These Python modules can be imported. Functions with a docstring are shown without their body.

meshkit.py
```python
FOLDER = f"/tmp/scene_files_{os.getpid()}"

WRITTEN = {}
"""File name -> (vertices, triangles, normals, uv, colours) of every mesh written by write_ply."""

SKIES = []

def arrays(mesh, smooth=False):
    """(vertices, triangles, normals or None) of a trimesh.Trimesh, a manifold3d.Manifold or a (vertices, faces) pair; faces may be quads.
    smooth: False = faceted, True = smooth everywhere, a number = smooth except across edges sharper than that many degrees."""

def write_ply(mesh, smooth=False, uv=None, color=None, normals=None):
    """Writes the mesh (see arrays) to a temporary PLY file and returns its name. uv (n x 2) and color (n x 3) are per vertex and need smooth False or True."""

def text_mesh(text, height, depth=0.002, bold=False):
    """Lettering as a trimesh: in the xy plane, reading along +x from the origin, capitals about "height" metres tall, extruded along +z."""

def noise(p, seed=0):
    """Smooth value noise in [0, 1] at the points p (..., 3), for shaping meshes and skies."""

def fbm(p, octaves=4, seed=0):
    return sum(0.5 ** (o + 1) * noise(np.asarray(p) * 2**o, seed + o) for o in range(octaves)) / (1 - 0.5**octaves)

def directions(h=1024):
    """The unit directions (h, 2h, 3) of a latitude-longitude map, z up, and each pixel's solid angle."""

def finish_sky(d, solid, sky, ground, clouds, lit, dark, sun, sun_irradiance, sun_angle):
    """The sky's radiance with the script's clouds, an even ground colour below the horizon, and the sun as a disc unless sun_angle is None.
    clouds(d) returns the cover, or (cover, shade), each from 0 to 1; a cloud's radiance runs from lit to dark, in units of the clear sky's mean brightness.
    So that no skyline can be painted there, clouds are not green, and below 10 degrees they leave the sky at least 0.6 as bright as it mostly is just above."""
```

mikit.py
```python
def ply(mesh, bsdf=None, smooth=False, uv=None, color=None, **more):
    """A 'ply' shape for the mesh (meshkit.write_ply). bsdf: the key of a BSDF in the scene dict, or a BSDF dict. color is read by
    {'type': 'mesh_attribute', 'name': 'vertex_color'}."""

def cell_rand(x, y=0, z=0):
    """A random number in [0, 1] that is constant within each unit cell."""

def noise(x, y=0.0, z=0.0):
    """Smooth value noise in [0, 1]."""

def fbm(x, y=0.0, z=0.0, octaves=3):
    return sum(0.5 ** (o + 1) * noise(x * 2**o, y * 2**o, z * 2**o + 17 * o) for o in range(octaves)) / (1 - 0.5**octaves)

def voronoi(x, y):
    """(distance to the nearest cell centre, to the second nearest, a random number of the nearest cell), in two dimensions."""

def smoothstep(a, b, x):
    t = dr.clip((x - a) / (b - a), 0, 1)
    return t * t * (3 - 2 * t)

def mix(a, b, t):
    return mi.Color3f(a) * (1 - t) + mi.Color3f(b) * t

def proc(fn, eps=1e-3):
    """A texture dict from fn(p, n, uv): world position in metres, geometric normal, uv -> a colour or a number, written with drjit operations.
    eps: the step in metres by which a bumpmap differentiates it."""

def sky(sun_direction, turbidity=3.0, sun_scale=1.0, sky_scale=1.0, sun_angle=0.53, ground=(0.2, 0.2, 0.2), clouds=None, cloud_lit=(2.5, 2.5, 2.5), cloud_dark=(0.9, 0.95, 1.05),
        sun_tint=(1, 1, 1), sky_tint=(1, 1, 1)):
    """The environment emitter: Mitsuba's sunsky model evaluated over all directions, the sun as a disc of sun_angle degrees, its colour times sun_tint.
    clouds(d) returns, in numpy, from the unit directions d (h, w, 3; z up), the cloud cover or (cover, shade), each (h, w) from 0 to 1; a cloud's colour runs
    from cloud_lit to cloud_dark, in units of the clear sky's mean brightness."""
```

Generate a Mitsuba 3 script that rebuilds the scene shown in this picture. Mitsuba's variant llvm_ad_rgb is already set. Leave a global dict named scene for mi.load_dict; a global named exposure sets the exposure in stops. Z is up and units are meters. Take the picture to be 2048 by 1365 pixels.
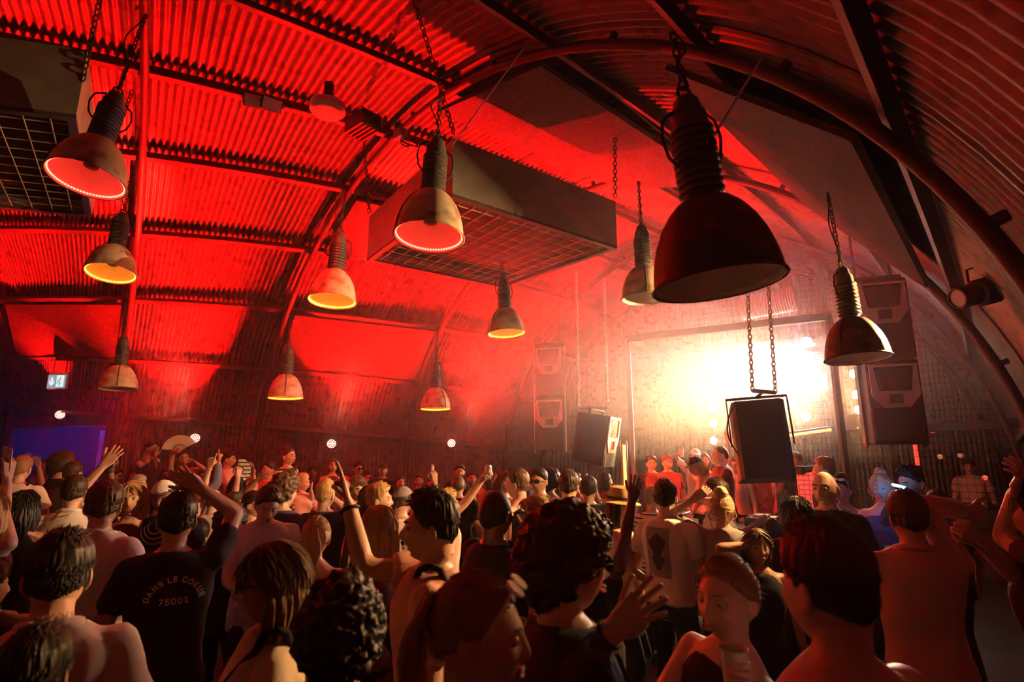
import math, random
import numpy as np
import trimesh, manifold3d as m3, shapely.geometry as sg
import drjit as dr
import mitsuba as mi
import mikit, meshkit

scene, labels = {}, {}
T = mi.ScalarTransform4f
rng = np.random.default_rng(7)
random.seed(7)

# ---------------------------------------------------------------- camera, haze, lights, exposure
F, PITCH, EYE = 1100.0, 0.1995, np.array([0.0, 0.0, 2.0])
CP, SP = math.cos(PITCH), math.sin(PITCH)
exposure = 2.88
GAIN = 0.125        # the lamps below are given for exposure 0


def ray(px, py):
    x, v = (px - 1024) / F, -(py - 682.5) / F
    return np.array([x, CP - v * SP, SP + v * CP])


def at(px, py, d):
    """the point seen at a pixel of the photograph, d metres along the view axis"""
    return EYE + d * ray(px, py)


def onz(px, py, z):
    r = ray(px, py)
    return EYE + (z - 2.0) / r[2] * r


# haze: thin over the dance floor, thick around the stage and along the left wall
HZ0, HZ1 = np.array([-15.0, -9.0, -0.3]), np.array([15.0, 18.0, 8.2])


def haze_density():
    n = (22, 54, 60)                                     # z, y, x
    z, y, x = np.meshgrid(*[(np.arange(k) + .5) / k * (b - a) + a for k, a, b in zip(n, HZ0[::-1], HZ1[::-1])], indexing='ij')
    stage = np.exp(-(((x - 5.0) / 2.2) ** 2 + ((y - 9.6) / 2.2) ** 2 + ((z - 3.6) / 1.3) ** 2) / 2)
    mid = np.exp(-(((x - 1.9) / 2.3) ** 2 + ((y - 9.0) / 2.1) ** 2 + ((z - 3.2) / 1.1) ** 2) / 2)
    left = np.exp(-(((x + 3.5) / 5.0) ** 2 + ((y - 9.8) / 1.6) ** 2 + ((z - 2.6) / 1.6) ** 2) / 2)
    low = np.clip((z - 1.9) / 1.1, 0, 1)
    stage, mid = stage * low, mid * low
    puffs = 0
    for px, py, pz in ((-6.1, 9.7, 2.9), (-3.1, 10.1, 2.9), (-.85, 11.1, 2.9)):      # haze thickened over the wall lights to make their beams show
        puffs = puffs + np.exp(-(((x - px) / .55) ** 2 + ((y - py) / .5) ** 2 + ((z - pz) / .7) ** 2) / 2)
    p = np.stack([x, y, z], -1)
    return (.45 * puffs + 0.0012 + 0.20 * stage + 0.14 * mid + 0.022 * left) * (.75 + .5 * meshkit.fbm(p * .9, 3, seed=4))


scene['haze_air'] = {'type': 'heterogeneous', 'albedo': {'type': 'rgb', 'value': [0.95, 0.95, 0.95]},
                     'sigma_t': {'type': 'gridvolume', 'grid': mi.VolumeGrid(haze_density()[..., None].astype(np.float32)), 'filter_type': 'trilinear',
                                 'to_world': T().translate(HZ0.tolist()).scale((HZ1 - HZ0).tolist())},
                     'phase': {'type': 'hg', 'g': 0.45}}
scene['camera'] = {'type': 'thinlens', 'fov': math.degrees(2 * math.atan(1024 / F)), 'fov_axis': 'x', 'near_clip': 0.05, 'far_clip': 200.0,
                   'aperture_radius': 0.0035, 'focus_distance': 6.5,
                   'to_world': T().look_at(origin=EYE.tolist(), target=(EYE + [0, CP, SP]).tolist(), up=[0, 0, 1]),
                   'medium': {'type': 'ref', 'id': 'haze_air'}}

WARM = np.array([1.0, 0.53, 0.20])
COOL = np.array([0.80, 0.90, 1.0])
RED = np.array([1.0, 0.0022, 0.0012])
STAGE_L, COOL_L = 2500.0, 2800.0     # radiance of the stage lamps' lenses
RING_L = 22.0                        # led rings in the pendant lamps
WALL_PAR_I, ADDED_PAR_I = 1500.0, 3.0
KEY_I, FAR_RED_I, PAR_FACE_I = 155.0, 95.0, 36.0


def rgb(c):
    return {'type': 'rgb', 'value': [float(x) for x in c]}


def area(c, weight=1.0):
    return {'type': 'area', 'radiance': rgb(np.asarray(c) * GAIN), 'sampling_weight': float(weight)}


def spot(key, o, t, c, cutoff, beam=None, weight=1.0):
    scene[key] = {'type': 'spot', 'intensity': rgb(np.asarray(c) * GAIN), 'cutoff_angle': float(cutoff), 'beam_width': float(beam or cutoff * .7),
                  'sampling_weight': float(weight), 'to_world': T().look_at(origin=list(map(float, o)), target=list(map(float, t)), up=[0.01, 0.02, 1])}


# ---------------------------------------------------------------- helpers
def mat(key, color, rough=0.6, metallic=0.0, **k):
    bs = {'type': 'principled', 'base_color': rgb(color) if not isinstance(color, dict) else color, 'roughness': rough, 'metallic': float(metallic), 'specular': k.pop('specular', 0.4)}
    bs.update(k)
    scene['mat_' + key] = {'type': 'twosided', 'b': bs}
    return 'mat_' + key


def lab(key, label=None, cat=None, group=None, kind=None):
    e = labels.setdefault(key, {})
    for n, v in (('label', label), ('category', cat), ('group', group), ('kind', kind)):
        if v:
            e[n] = v


def fresh(key):
    if key not in scene and key not in labels:
        return key
    i = 1
    while f'{key}_{i:03d}' in scene or f'{key}_{i:03d}' in labels:
        i += 1
    return f'{key}_{i:03d}'


def add(name, mesh, bsdf, parent=None, smooth=False, label=None, cat=None, group=None, kind=None, **more):
    key = fresh(f'{parent}__{name}' if parent else name)
    scene[key] = mikit.ply(mesh, bsdf, smooth=smooth, **more)
    if label or cat or group or kind:
        lab(key, label, cat, group, kind)
    return key


def thing(name, label, cat, group=None):
    key = fresh(name)
    lab(key, label, cat, group)
    return key


def cat_(ms):
    return trimesh.util.concatenate([m for m in ms if m is not None])


def tm(man):
    me = man.to_mesh()
    return trimesh.Trimesh(me.vert_properties[:, :3], me.tri_verts, process=False)


def frame(axis, up=(0, 0, 1)):
    """columns: right, forward(axis), up"""
    y = np.asarray(axis, float) / np.linalg.norm(axis)
    x = np.cross(y, up)
    x /= np.linalg.norm(x)
    return np.stack([x, y, np.cross(x, y)], 1)


def place(mesh, R=None, t=(0, 0, 0)):
    m = mesh.copy()
    v = np.asarray(m.vertices)
    m.vertices = (v @ np.asarray(R).T if R is not None else v) + np.asarray(t)
    if R is not None and np.linalg.det(R) < 0:
        m.invert()
    return m


def rz(deg):
    a = math.radians(deg)
    return np.array([[math.cos(a), -math.sin(a), 0], [math.sin(a), math.cos(a), 0], [0, 0, 1]])


def rx(deg):
    a = math.radians(deg)
    return np.array([[1, 0, 0], [0, math.cos(a), -math.sin(a)], [0, math.sin(a), math.cos(a)]])


def ry(deg):
    a = math.radians(deg)
    return np.array([[math.cos(a), 0, math.sin(a)], [0, 1, 0], [-math.sin(a), 0, math.cos(a)]])


def bevel(sx, sy, sz, r=0.01):
    """a box with chamfered edges, centred"""
    h = np.array([sx, sy, sz]) / 2
    r = min(r, h.min() * .9)
    pts = [np.array([i, j, k]) * (h - r * np.array([a != 0, a != 1, a != 2])) for i in (-1, 1) for j in (-1, 1) for k in (-1, 1) for a in range(3)]
    return trimesh.convex.convex_hull(np.array(pts))


def beam(p, q, w, h, r=0.006, up=(0, 0, 1)):
    p, q = np.asarray(p, float), np.asarray(q, float)
    return place(bevel(w, np.linalg.norm(q - p), h, r), frame(q - p, up), (p + q) / 2)


def prism(pts, h):
    """polygon in xy extruded along z"""
    return trimesh.creation.extrude_polygon(sg.Polygon(pts), h, engine='earcut')


def tube(path, r, n=8, cap=True):
    p = np.asarray(path, float)
    t = np.gradient(p, axis=0)
    t /= np.linalg.norm(t, axis=1, keepdims=True) + 1e-12
    ref = np.array([0, 0, 1.0]) if abs(t[0, 2]) < .9 else np.array([1.0, 0, 0])
    a = np.cross(t[0], ref)
    a /= np.linalg.norm(a)
    A = []
    for i in range(len(p)):
        a = a - t[i] * (a @ t[i])
        a /= np.linalg.norm(a)
        A.append(a)
    A = np.array(A)
    B = np.cross(t, A)
    r = np.broadcast_to(r, (len(p),))
    ang = np.arange(n) * 2 * np.pi / n
    v = p[:, None] + r[:, None, None] * (np.cos(ang)[None, :, None] * A[:, None] + np.sin(ang)[None, :, None] * B[:, None])
    v = v.reshape(-1, 3)
    i, j = np.meshgrid(np.arange(len(p) - 1), np.arange(n), indexing='ij')
    q = np.stack([i * n + j, i * n + (j + 1) % n, (i + 1) * n + (j + 1) % n, (i + 1) * n + j], -1).reshape(-1, 4)
    f = np.vstack([q[:, [0, 1, 2]], q[:, [0, 2, 3]]])
    if cap:
        c0, c1 = len(v), len(v) + 1
        v = np.vstack([v, p[:1], p[-1:]])
        k = np.arange(n)
        f = np.vstack([f, np.stack([k * 0 + c0, (k + 1) % n, k], 1), np.stack([k * 0 + c1, (len(p) - 1) * n + k, (len(p) - 1) * n + (k + 1) % n], 1)])
    return trimesh.Trimesh(v, f, process=False)


def lathe(prof, n=40):
    """profile of (radius, z) turned about z"""
    pr = np.asarray(prof, float)
    ang = np.arange(n) * 2 * np.pi / n
    v = np.stack([pr[:, :1] * np.cos(ang), pr[:, :1] * np.sin(ang), np.repeat(pr[:, 1:2], n, 1)], -1).reshape(-1, 3)
    i, j = np.meshgrid(np.arange(len(pr) - 1), np.arange(n), indexing='ij')
    q = np.stack([i * n + j, i * n + (j + 1) % n, (i + 1) * n + (j + 1) % n, (i + 1) * n + j], -1).reshape(-1, 4)
    return trimesh.Trimesh(v, np.vstack([q[:, [0, 1, 2]], q[:, [0, 2, 3]]]), process=False)


def chain(p, q, link=0.05, wire=0.005, n=5, sag=0.0):
    p, q = np.asarray(p, float), np.asarray(q, float)
    L = np.linalg.norm(q - p)
    k = max(2, int(L / (link * .74)))
    R = frame(q - p, (0, 0, 1) if abs((q - p)[2]) / L < .95 else (0, 1, 0))
    u = np.arange(10) * 2 * np.pi / 10
    base = np.stack([np.cos(u) * link * .3, np.sin(u) * link * .5, u * 0], 1)
    base = np.vstack([base, base[:1]])
    lk = tube(base, wire, n, cap=False)
    out = []
    for i in range(k):
        w = (i + .5) / k
        spin = ry(90 * (i % 2))
        out.append(place(lk, R @ spin, p + (q - p) * w - np.array([0, 0, sag * 4 * w * (1 - w)])))
    return cat_(out)


def text_on(s, height, depth=0.003):
    m = meshkit.text_mesh(s, height, depth, bold=True)
    m.vertices = np.asarray(m.vertices) - [(m.bounds[0, 0] + m.bounds[1, 0]) / 2, (m.bounds[0, 1] + m.bounds[1, 1]) / 2, 0]
    return m


# ---------------------------------------------------------------- materials
def metal_color(p, n, uv):
    a = mikit.fbm(p.x * 1.3, p.y * 1.3, p.z * 1.3, octaves=3)
    b = mikit.fbm(p.x * 9 + 4, p.y * 9, p.z * 9, octaves=2)
    base = mikit.mix((0.075, 0.070, 0.066), (0.15, 0.142, 0.135), a)
    return mikit.mix(base, (0.05, 0.03, 0.022), mikit.smoothstep(0.52, 0.8, b) * 0.5)


def felt_color(p, n, uv):
    b = mikit.fbm(p.x * 60, p.y * 60, p.z * 60, octaves=2)
    return mikit.mix((0.022, 0.018, 0.015), (0.06, 0.048, 0.038), b)


def floor_color(p, n, uv):
    b = mikit.fbm(p.x * 2, p.y * 2, p.z * 2, octaves=3)
    return mikit.mix((0.006, 0.0055, 0.005), (0.016, 0.015, 0.014), b)


def shade_color(p, n, uv):
    b = mikit.fbm(p.x * 14, p.y * 14, p.z * 14, octaves=3)
    return mikit.mix((0.58, 0.50, 0.36), (0.30, 0.22, 0.14), mikit.smoothstep(0.4, 0.8, b))


def box_color(p, n, uv):
    b = mikit.fbm(p.x * 5, p.y * 5, p.z * 5, octaves=3)
    return mikit.mix((0.17, 0.17, 0.155), (0.33, 0.32, 0.29), b)


M_SHEET = mat('sheet', mikit.proc(metal_color), 0.42, 0.35, specular=0.5)
M_FELT = mat('felt', mikit.proc(felt_color), 0.95)
M_FLOOR = mat('floor', mikit.proc(floor_color), 0.55)
M_SHADE = mat('shade', mikit.proc(shade_color), 0.45, 0.1)
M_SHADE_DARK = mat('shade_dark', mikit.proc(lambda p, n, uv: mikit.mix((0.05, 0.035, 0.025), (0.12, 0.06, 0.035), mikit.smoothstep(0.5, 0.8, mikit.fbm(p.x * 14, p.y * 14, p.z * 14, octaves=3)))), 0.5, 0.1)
M_BOX = mat('box', mikit.proc(box_color), 0.5, 0.3)
M_STEEL = mat('steel', (0.04, 0.036, 0.034), 0.5, 0.4)
M_PURLIN = mat('purlin', (0.07, 0.06, 0.055), 0.55, 0.2)
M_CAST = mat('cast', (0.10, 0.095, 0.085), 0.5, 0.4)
M_INNER = mat('inner', (0.72, 0.68, 0.62), 0.3, 0.2)
M_BLACK = mat('black', (0.016, 0.015, 0.015), 0.5)
M_RUBBER = mat('rubber', (0.02, 0.02, 0.02), 0.7)
M_CHROME = mat('chrome', (0.7, 0.7, 0.72), 0.2, 0.95)
M_GALV = mat('galv', (0.55, 0.55, 0.55), 0.35, 0.8)
M_WOODBOX = mat('cabinet', (0.035, 0.03, 0.028), 0.6)
M_WHITEPL = mat('white_plastic', (0.75, 0.72, 0.70), 0.45)
M_GREYPL = mat('grey_plastic', (0.42, 0.40, 0.39), 0.5)
M_GRILLE = mat('grille', (0.40, 0.36, 0.30), 0.5, 0.3)
M_REDPAINT = mat('red_paint', (0.55, 0.03, 0.02), 0.45)
M_CUPLINE = mat('orange_line', (0.6, 0.3, 0.08), 0.6)
M_WALLDARK = mat('wall_dark', (0.05, 0.045, 0.045), 0.7)

# ---------------------------------------------------------------- the hall: a corrugated barrel vault, gently curved in plan
HALL = dict(x0=1.4532, y0=8.0532, psi=0.85786, kap=-0.05597, kap2=-0.00067)
RIB_S = [-6.24, -3.21, 0.03, 3.27, 6.48]
PURLIN_A = [-78.3, -65.0, -50.9, -36.5, -21.6, -7.3, 7.4, 25.2, 43.1, 61.1, 77.0]
S_EDGES = [-10.8, -6.24, -3.21, 0.03, 3.27, 6.48]


def hall_frame(s):
    s = np.atleast_1d(np.asarray(s, float))
    u = np.linspace(0, 1, 41)[:, None] * s[None]
    psi = HALL['psi'] + HALL['kap'] * u + HALL['kap2'] * u * u
    w = np.ones(41)
    w[0] = w[-1] = .5
    cx = HALL['x0'] + (np.sin(psi) * w[:, None]).sum(0) * s / 40
    cy = HALL['y0'] + (np.cos(psi) * w[:, None]).sum(0) * s / 40
    return cx, cy, psi[-1] - 0.18149


def vault(s, a, inset=0.0):
    """points of the vault at hall length s (m) and angle a (rad) from the crown, moved inwards by inset"""
    s, a, inset = np.broadcast_arrays(np.asarray(s, float), np.asarray(a, float), np.asarray(inset, float))
    shp = s.shape
    s, a, inset = s.ravel(), a.ravel(), inset.ravel()
    us, inv_ = np.unique(s, return_inverse=True)
    cx, cy, ps = (k[inv_] for k in hall_frame(us))
    A = 4.7347 - 0.14927 * s + 0.03235 * s * s - inset
    B = 4.8231 + 0.07411 * s + 0.00506 * s * s - inset
    zc = 1.41554 - 0.07087 * s + 0.00036 * s * s
    sa, ca = np.sin(a), np.cos(a)
    e = 1.0454
    lat = A * np.sign(sa) * np.abs(sa) ** e
    h = B * np.sign(ca) * np.abs(ca) ** e
    ln = (-0.05266 - 0.01257 * s) * h
    return np.stack([cx + lat * np.cos(ps) + ln * np.sin(ps), cy - lat * np.sin(ps) + ln * np.cos(ps), zc + h], -1).reshape(*shp, 3)


def grid_mesh(P):
    a, b = P.shape[:2]
    i, j = np.meshgrid(np.arange(a - 1), np.arange(b - 1), indexing='ij')
    q = np.stack([i * b + j, (i + 1) * b + j, (i + 1) * b + j + 1, i * b + j + 1], -1).reshape(-1, 4)
    return trimesh.Trimesh(P.reshape(-1, 3), np.vstack([q[:, [0, 1, 2]], q[:, [0, 2, 3]]]), process=False)


PITCHW, AMP = 0.098, 0.022


def waves(s0, s1, per=6):
    n = max(2, int(round((s1 - s0) / PITCHW * per)))
    s = np.linspace(s0, s1, n + 1)
    return s, AMP * np.cos(2 * np.pi * s / PITCHW)


A_EDGES = [-89.0] + PURLIN_A + [89.0]
for b in range(5):
    for r in range(len(A_EDGES) - 1):
        if b == 0 and r == 0:
            continue                                      # the doorway
        s, wv = waves(S_EDGES[b] - .03, S_EDGES[b + 1] + .03)
        aa = np.radians(np.linspace(A_EDGES[r] - .4, A_EDGES[r + 1] + .4, 6))
        lap = 0.004 * ((b + r) % 2)
        P = vault(s[:, None], aa[None], (wv + lap)[:, None])
        add('corrugated_sheet', grid_mesh(P), M_SHEET, 'ceiling', smooth=True)
lab('ceiling', 'barrel vaulted ceiling of corrugated metal sheets washed in red light', kind='structure')

for i, s in enumerate(RIB_S):
    aa = np.radians(np.linspace(-89, 89, 90))
    P = vault(np.full(90, s), aa, 0.20)
    k = add('arch_rib', cat_([tube(P, 0.045, 12)] + [beam(P[j] , vault(s, aa[j], .1), .05, .05) for j in range(8, 84, 9)]), M_STEEL, 'ceiling', smooth=35)
for i, a in enumerate(PURLIN_A):
    s = np.linspace(-10.7, 6.5, 70)
    a0 = math.radians(a)
    da = 0.055 / 4.8
    sect = [(0.024, 0.0), (0.135, 0.0), (0.135, -da * 1.2), (0.128, -da * 1.2), (0.128, -da * .2), (0.024, -da * .2)]
    if a > 0:
        sect = [(d, -x) for d, x in sect][::-1]
    P = np.stack([vault(s, a0 + x, d) for d, x in sect + sect[:1]], 1)
    add('purlin', grid_mesh(P), M_PURLIN, 'ceiling')

# lower walls under the vault
DOOR = (-10.1, -6.3)      # the doorway in the left wall, along s
for side, sg_ in (('left', -1), ('right', 1)):
    for b in range(5):
        s, wv = waves(S_EDGES[b] - .03, S_EDGES[b + 1] + .03, 5)
        top = vault(s, np.full(len(s), sg_ * math.radians(89)), wv)
        zz = np.linspace(0, 1, 2)
        z_lo = np.zeros(len(s))
        if side == 'left' and b == 0:
            continue
        P = np.stack([np.c_[top[:, :2], z_lo], top], 1)
        add('wall_sheet', grid_mesh(P), M_SHEET, 'wall_' + side, smooth=True)
    lab('wall_' + side, f'dark corrugated side wall below the vault on the {side}', kind='structure')
# left wall beside the doorway
for s0, s1 in ((-10.8, DOOR[0]), (DOOR[1], -6.2)):
    s = np.linspace(s0, s1, 4)
    top = vault(s, np.full(4, -math.radians(89)))
    add('door_side_panel', grid_mesh(np.stack([np.c_[top[:, :2], np.zeros(4)], top, vault(s, np.full(4, -math.radians(78.3)))], 1)), M_WALLDARK, 'wall_left')

add('floor', place(bevel(44, 44, .1, .002), None, (0, 6, -.05)), M_FLOOR, kind='structure', label='dark concrete dance floor')
# end wall and back wall (corrugated)
for nm, s_, lo in (('wall_end', 6.5, 1), ("wall_back", -10.7, 0)):
    cx, cy, ps = (float(k[0]) for k in hall_frame(s_))
    wd = 10.4 if lo == 0 else 5.6
    lat = np.arange(-wd, wd, PITCHW / 4)
    px, py = cx + lat * math.cos(ps), cy - lat * math.sin(ps)
    w_ = 0.015 * np.cos(lat * 2 * np.pi / PITCHW)
    dx, dy = math.sin(ps), math.cos(ps)
    for k in range(4):
        i0, i1 = k * len(lat) // 4, (k + 1) * len(lat) // 4 + 1
        sl = slice(i0, i1)
        P = np.stack([np.c_[px[sl] + w_[sl] * dx, py[sl] + w_[sl] * dy, np.full(len(lat[sl]), z)] for z in (0, 7.2)], 1)
        add('wall_sheet', grid_mesh(P), M_SHEET, nm, smooth=True)
    lab(nm, 'corrugated metal gable wall ' + ('behind the stage' if lo else 'behind the dance floor'), kind='structure')

# bounding air
add('haze', place(trimesh.creation.box((HZ1 - HZ0) * .998), None, (HZ0 + HZ1) / 2), {'type': 'null'}, kind='stuff', label='thin theatrical haze filling the hall', interior={'type': 'ref', 'id': 'haze_air'})

# felt panels fixed under the vault
def felt(s0, s1, a0, a1, label, inset=0.24, th=0.05):
    c_ = np.array([vault(s, math.radians(a), inset) for s in (s0, s1) for a in (a0, a1)])
    o_ = np.array([vault(s, math.radians(a), inset - th) for s in (s0, s1) for a in (a0, a1)])
    return add('acoustic_panel', trimesh.convex.convex_hull(np.vstack([c_, o_])), M_FELT, label=label, cat='acoustic panel')


felt(-3.1, .25, 3.5, 24, 'wide dark felt acoustic panel under the crown above the grille box')
felt(-2.95, .1, 39.5, 59, 'brown felt acoustic panel on the right vault behind the large near lamp')
felt(-9.6, -6.45, -64.2, -51.6, 'dark felt panel on the left vault above the exit sign')
felt(-3.05, -.1, -64.2, -51.6, 'dark felt panel on the vault between the two middle low lamps', inset=.2)
felt(-3.05, -.1, -35.8, -22.4, 'dark felt panel on the vault left of the grille box')
# lintel, posts and room behind the doorway in the left wall
def wall_xy(s, a=-89, inset=0.0):
    return vault(s, math.radians(a), inset)[..., :2]


sd = np.linspace(DOOR[0], DOOR[1], 5)
top = vault(sd, np.full(5, -math.radians(89)))
P = np.stack([np.c_[top[:, :2], np.full(5, 2.52)], np.c_[top[:, :2], np.full(5, 2.75)]], 1)
p0, p1 = np.r_[wall_xy(DOOR[0]), 0], np.r_[wall_xy(DOOR[1]), 0]
ax = (p1 - p0) / np.linalg.norm(p1 - p0)
outw = np.array([-ax[1], ax[0], 0])       # away from the hall
add('lintel', beam(p0 + [0, 0, 2.66], p1 + [0, 0, 2.66], .12, .3), M_WALLDARK, 'door_1')
add('door_post', beam(p0, p0 + [0, 0, 2.8], .16, .16, up=(0, 1, 0)), M_PURLIN, 'door_1')
add('door_post', beam(p1, p1 + [0, 0, 2.8], .16, .16, up=(0, 1, 0)), M_PURLIN, 'door_1')
sl = np.linspace(DOOR[0], DOOR[1], 8)
add('header_panel', grid_mesh(np.stack([np.c_[vault(sl, -math.radians(89))[:, :2], np.full(8, 2.72)], vault(sl, -math.radians(78.3))], 1)), M_WALLDARK, 'wall_left')
lab('door_1', 'wide doorway in the left wall opening on a blue lit room', kind='structure')
M_BLUEROOM = mat('blue_room', (0.10, 0.10, 0.13), 0.6)
M_STRIP = mat('plastic_strip', (0.5, 0.5, 0.55), 0.25)
q0, q1 = p0 - ax * .6, p1 + ax * .6
back = [beam(q0 + outw * 3.2 + [0, 0, 1.5], q1 + outw * 3.2 + [0, 0, 1.5], .1, 3.0), beam(q0 + outw * .1 + [0, 0, 1.5], q0 + outw * 3.2 + [0, 0, 1.5], .1, 3.0),
        beam(q1 + outw * .1 + [0, 0, 1.5], q1 + outw * 3.2 + [0, 0, 1.5], .1, 3.0)]
for m in back:
    add('room_wall', m, M_BLUEROOM, 'wall_side_room')
add('room_ceiling', beam(q0 + outw * 1.7 + [0, 0, 3.05], q1 + outw * 1.7 + [0, 0, 3.05], 3.4, .1), M_BLUEROOM, 'wall_side_room')
lab('wall_side_room', 'walls of the blue lit side room seen through the doorway', kind='structure')
w_door = np.linalg.norm(p1 - p0)
for k, fr in enumerate((.30, .47, .52, .62, .93)):
    c = p0 + ax * w_door * fr + outw * (1.25 + .5 * (k % 2))
    hgt = 2.5
    st = np.linspace(0, 1, 7)
    P = np.stack([np.stack([c + ax * (.22 * u - .11) + outw * .03 * math.sin(9 * u + k) + [0, 0, z] for u in st]) for z in (.02, hgt)], 1)
    th = P + outw * .012
    m = cat_([grid_mesh(P), grid_mesh(th[:, ::-1]), grid_mesh(np.stack([P[0], th[0]], 1)), grid_mesh(np.stack([P[-1], th[-1]], 1))])
    add('plastic_strip', m, M_STRIP, 'door_1', smooth=30)
BLUE = np.array([0.05, 0.06, 1.0])
for k, (fr, o_, z, c_) in enumerate(((.42, .75, 1.9, 2.2), (.86, .8, 1.7, 2.6), (.15, 2.0, 2.4, 1.2))):
    scene[f'blue_room_light_{k}'] = {'type': 'point', 'position': (p0 + ax * w_door * fr + outw * o_ + [0, 0, z]).tolist(), 'intensity': rgb((BLUE + [.06 * (k == 2), 0, 0]) * c_ * GAIN), 'sampling_weight': .25}

# ---------------------------------------------------------------- pendant lamps
SHADE_OUT = [(0.045, .330), (0.075, .328), (0.105, .312), (0.140, .275), (0.172, .225), (0.198, .165), (0.215, .105), (0.224, .050), (0.228, .012), (0.236, .006), (0.238, 0.0), (0.232, -.004)]
SHADE_IN = [(0.226, .000), (0.222, .012), (0.217, .050), (0.208, .105), (0.191, .163), (0.165, .222), (0.134, .270), (0.10, .304), (0.04, .318), (0.0, .318)]
M_LED = {}


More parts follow.
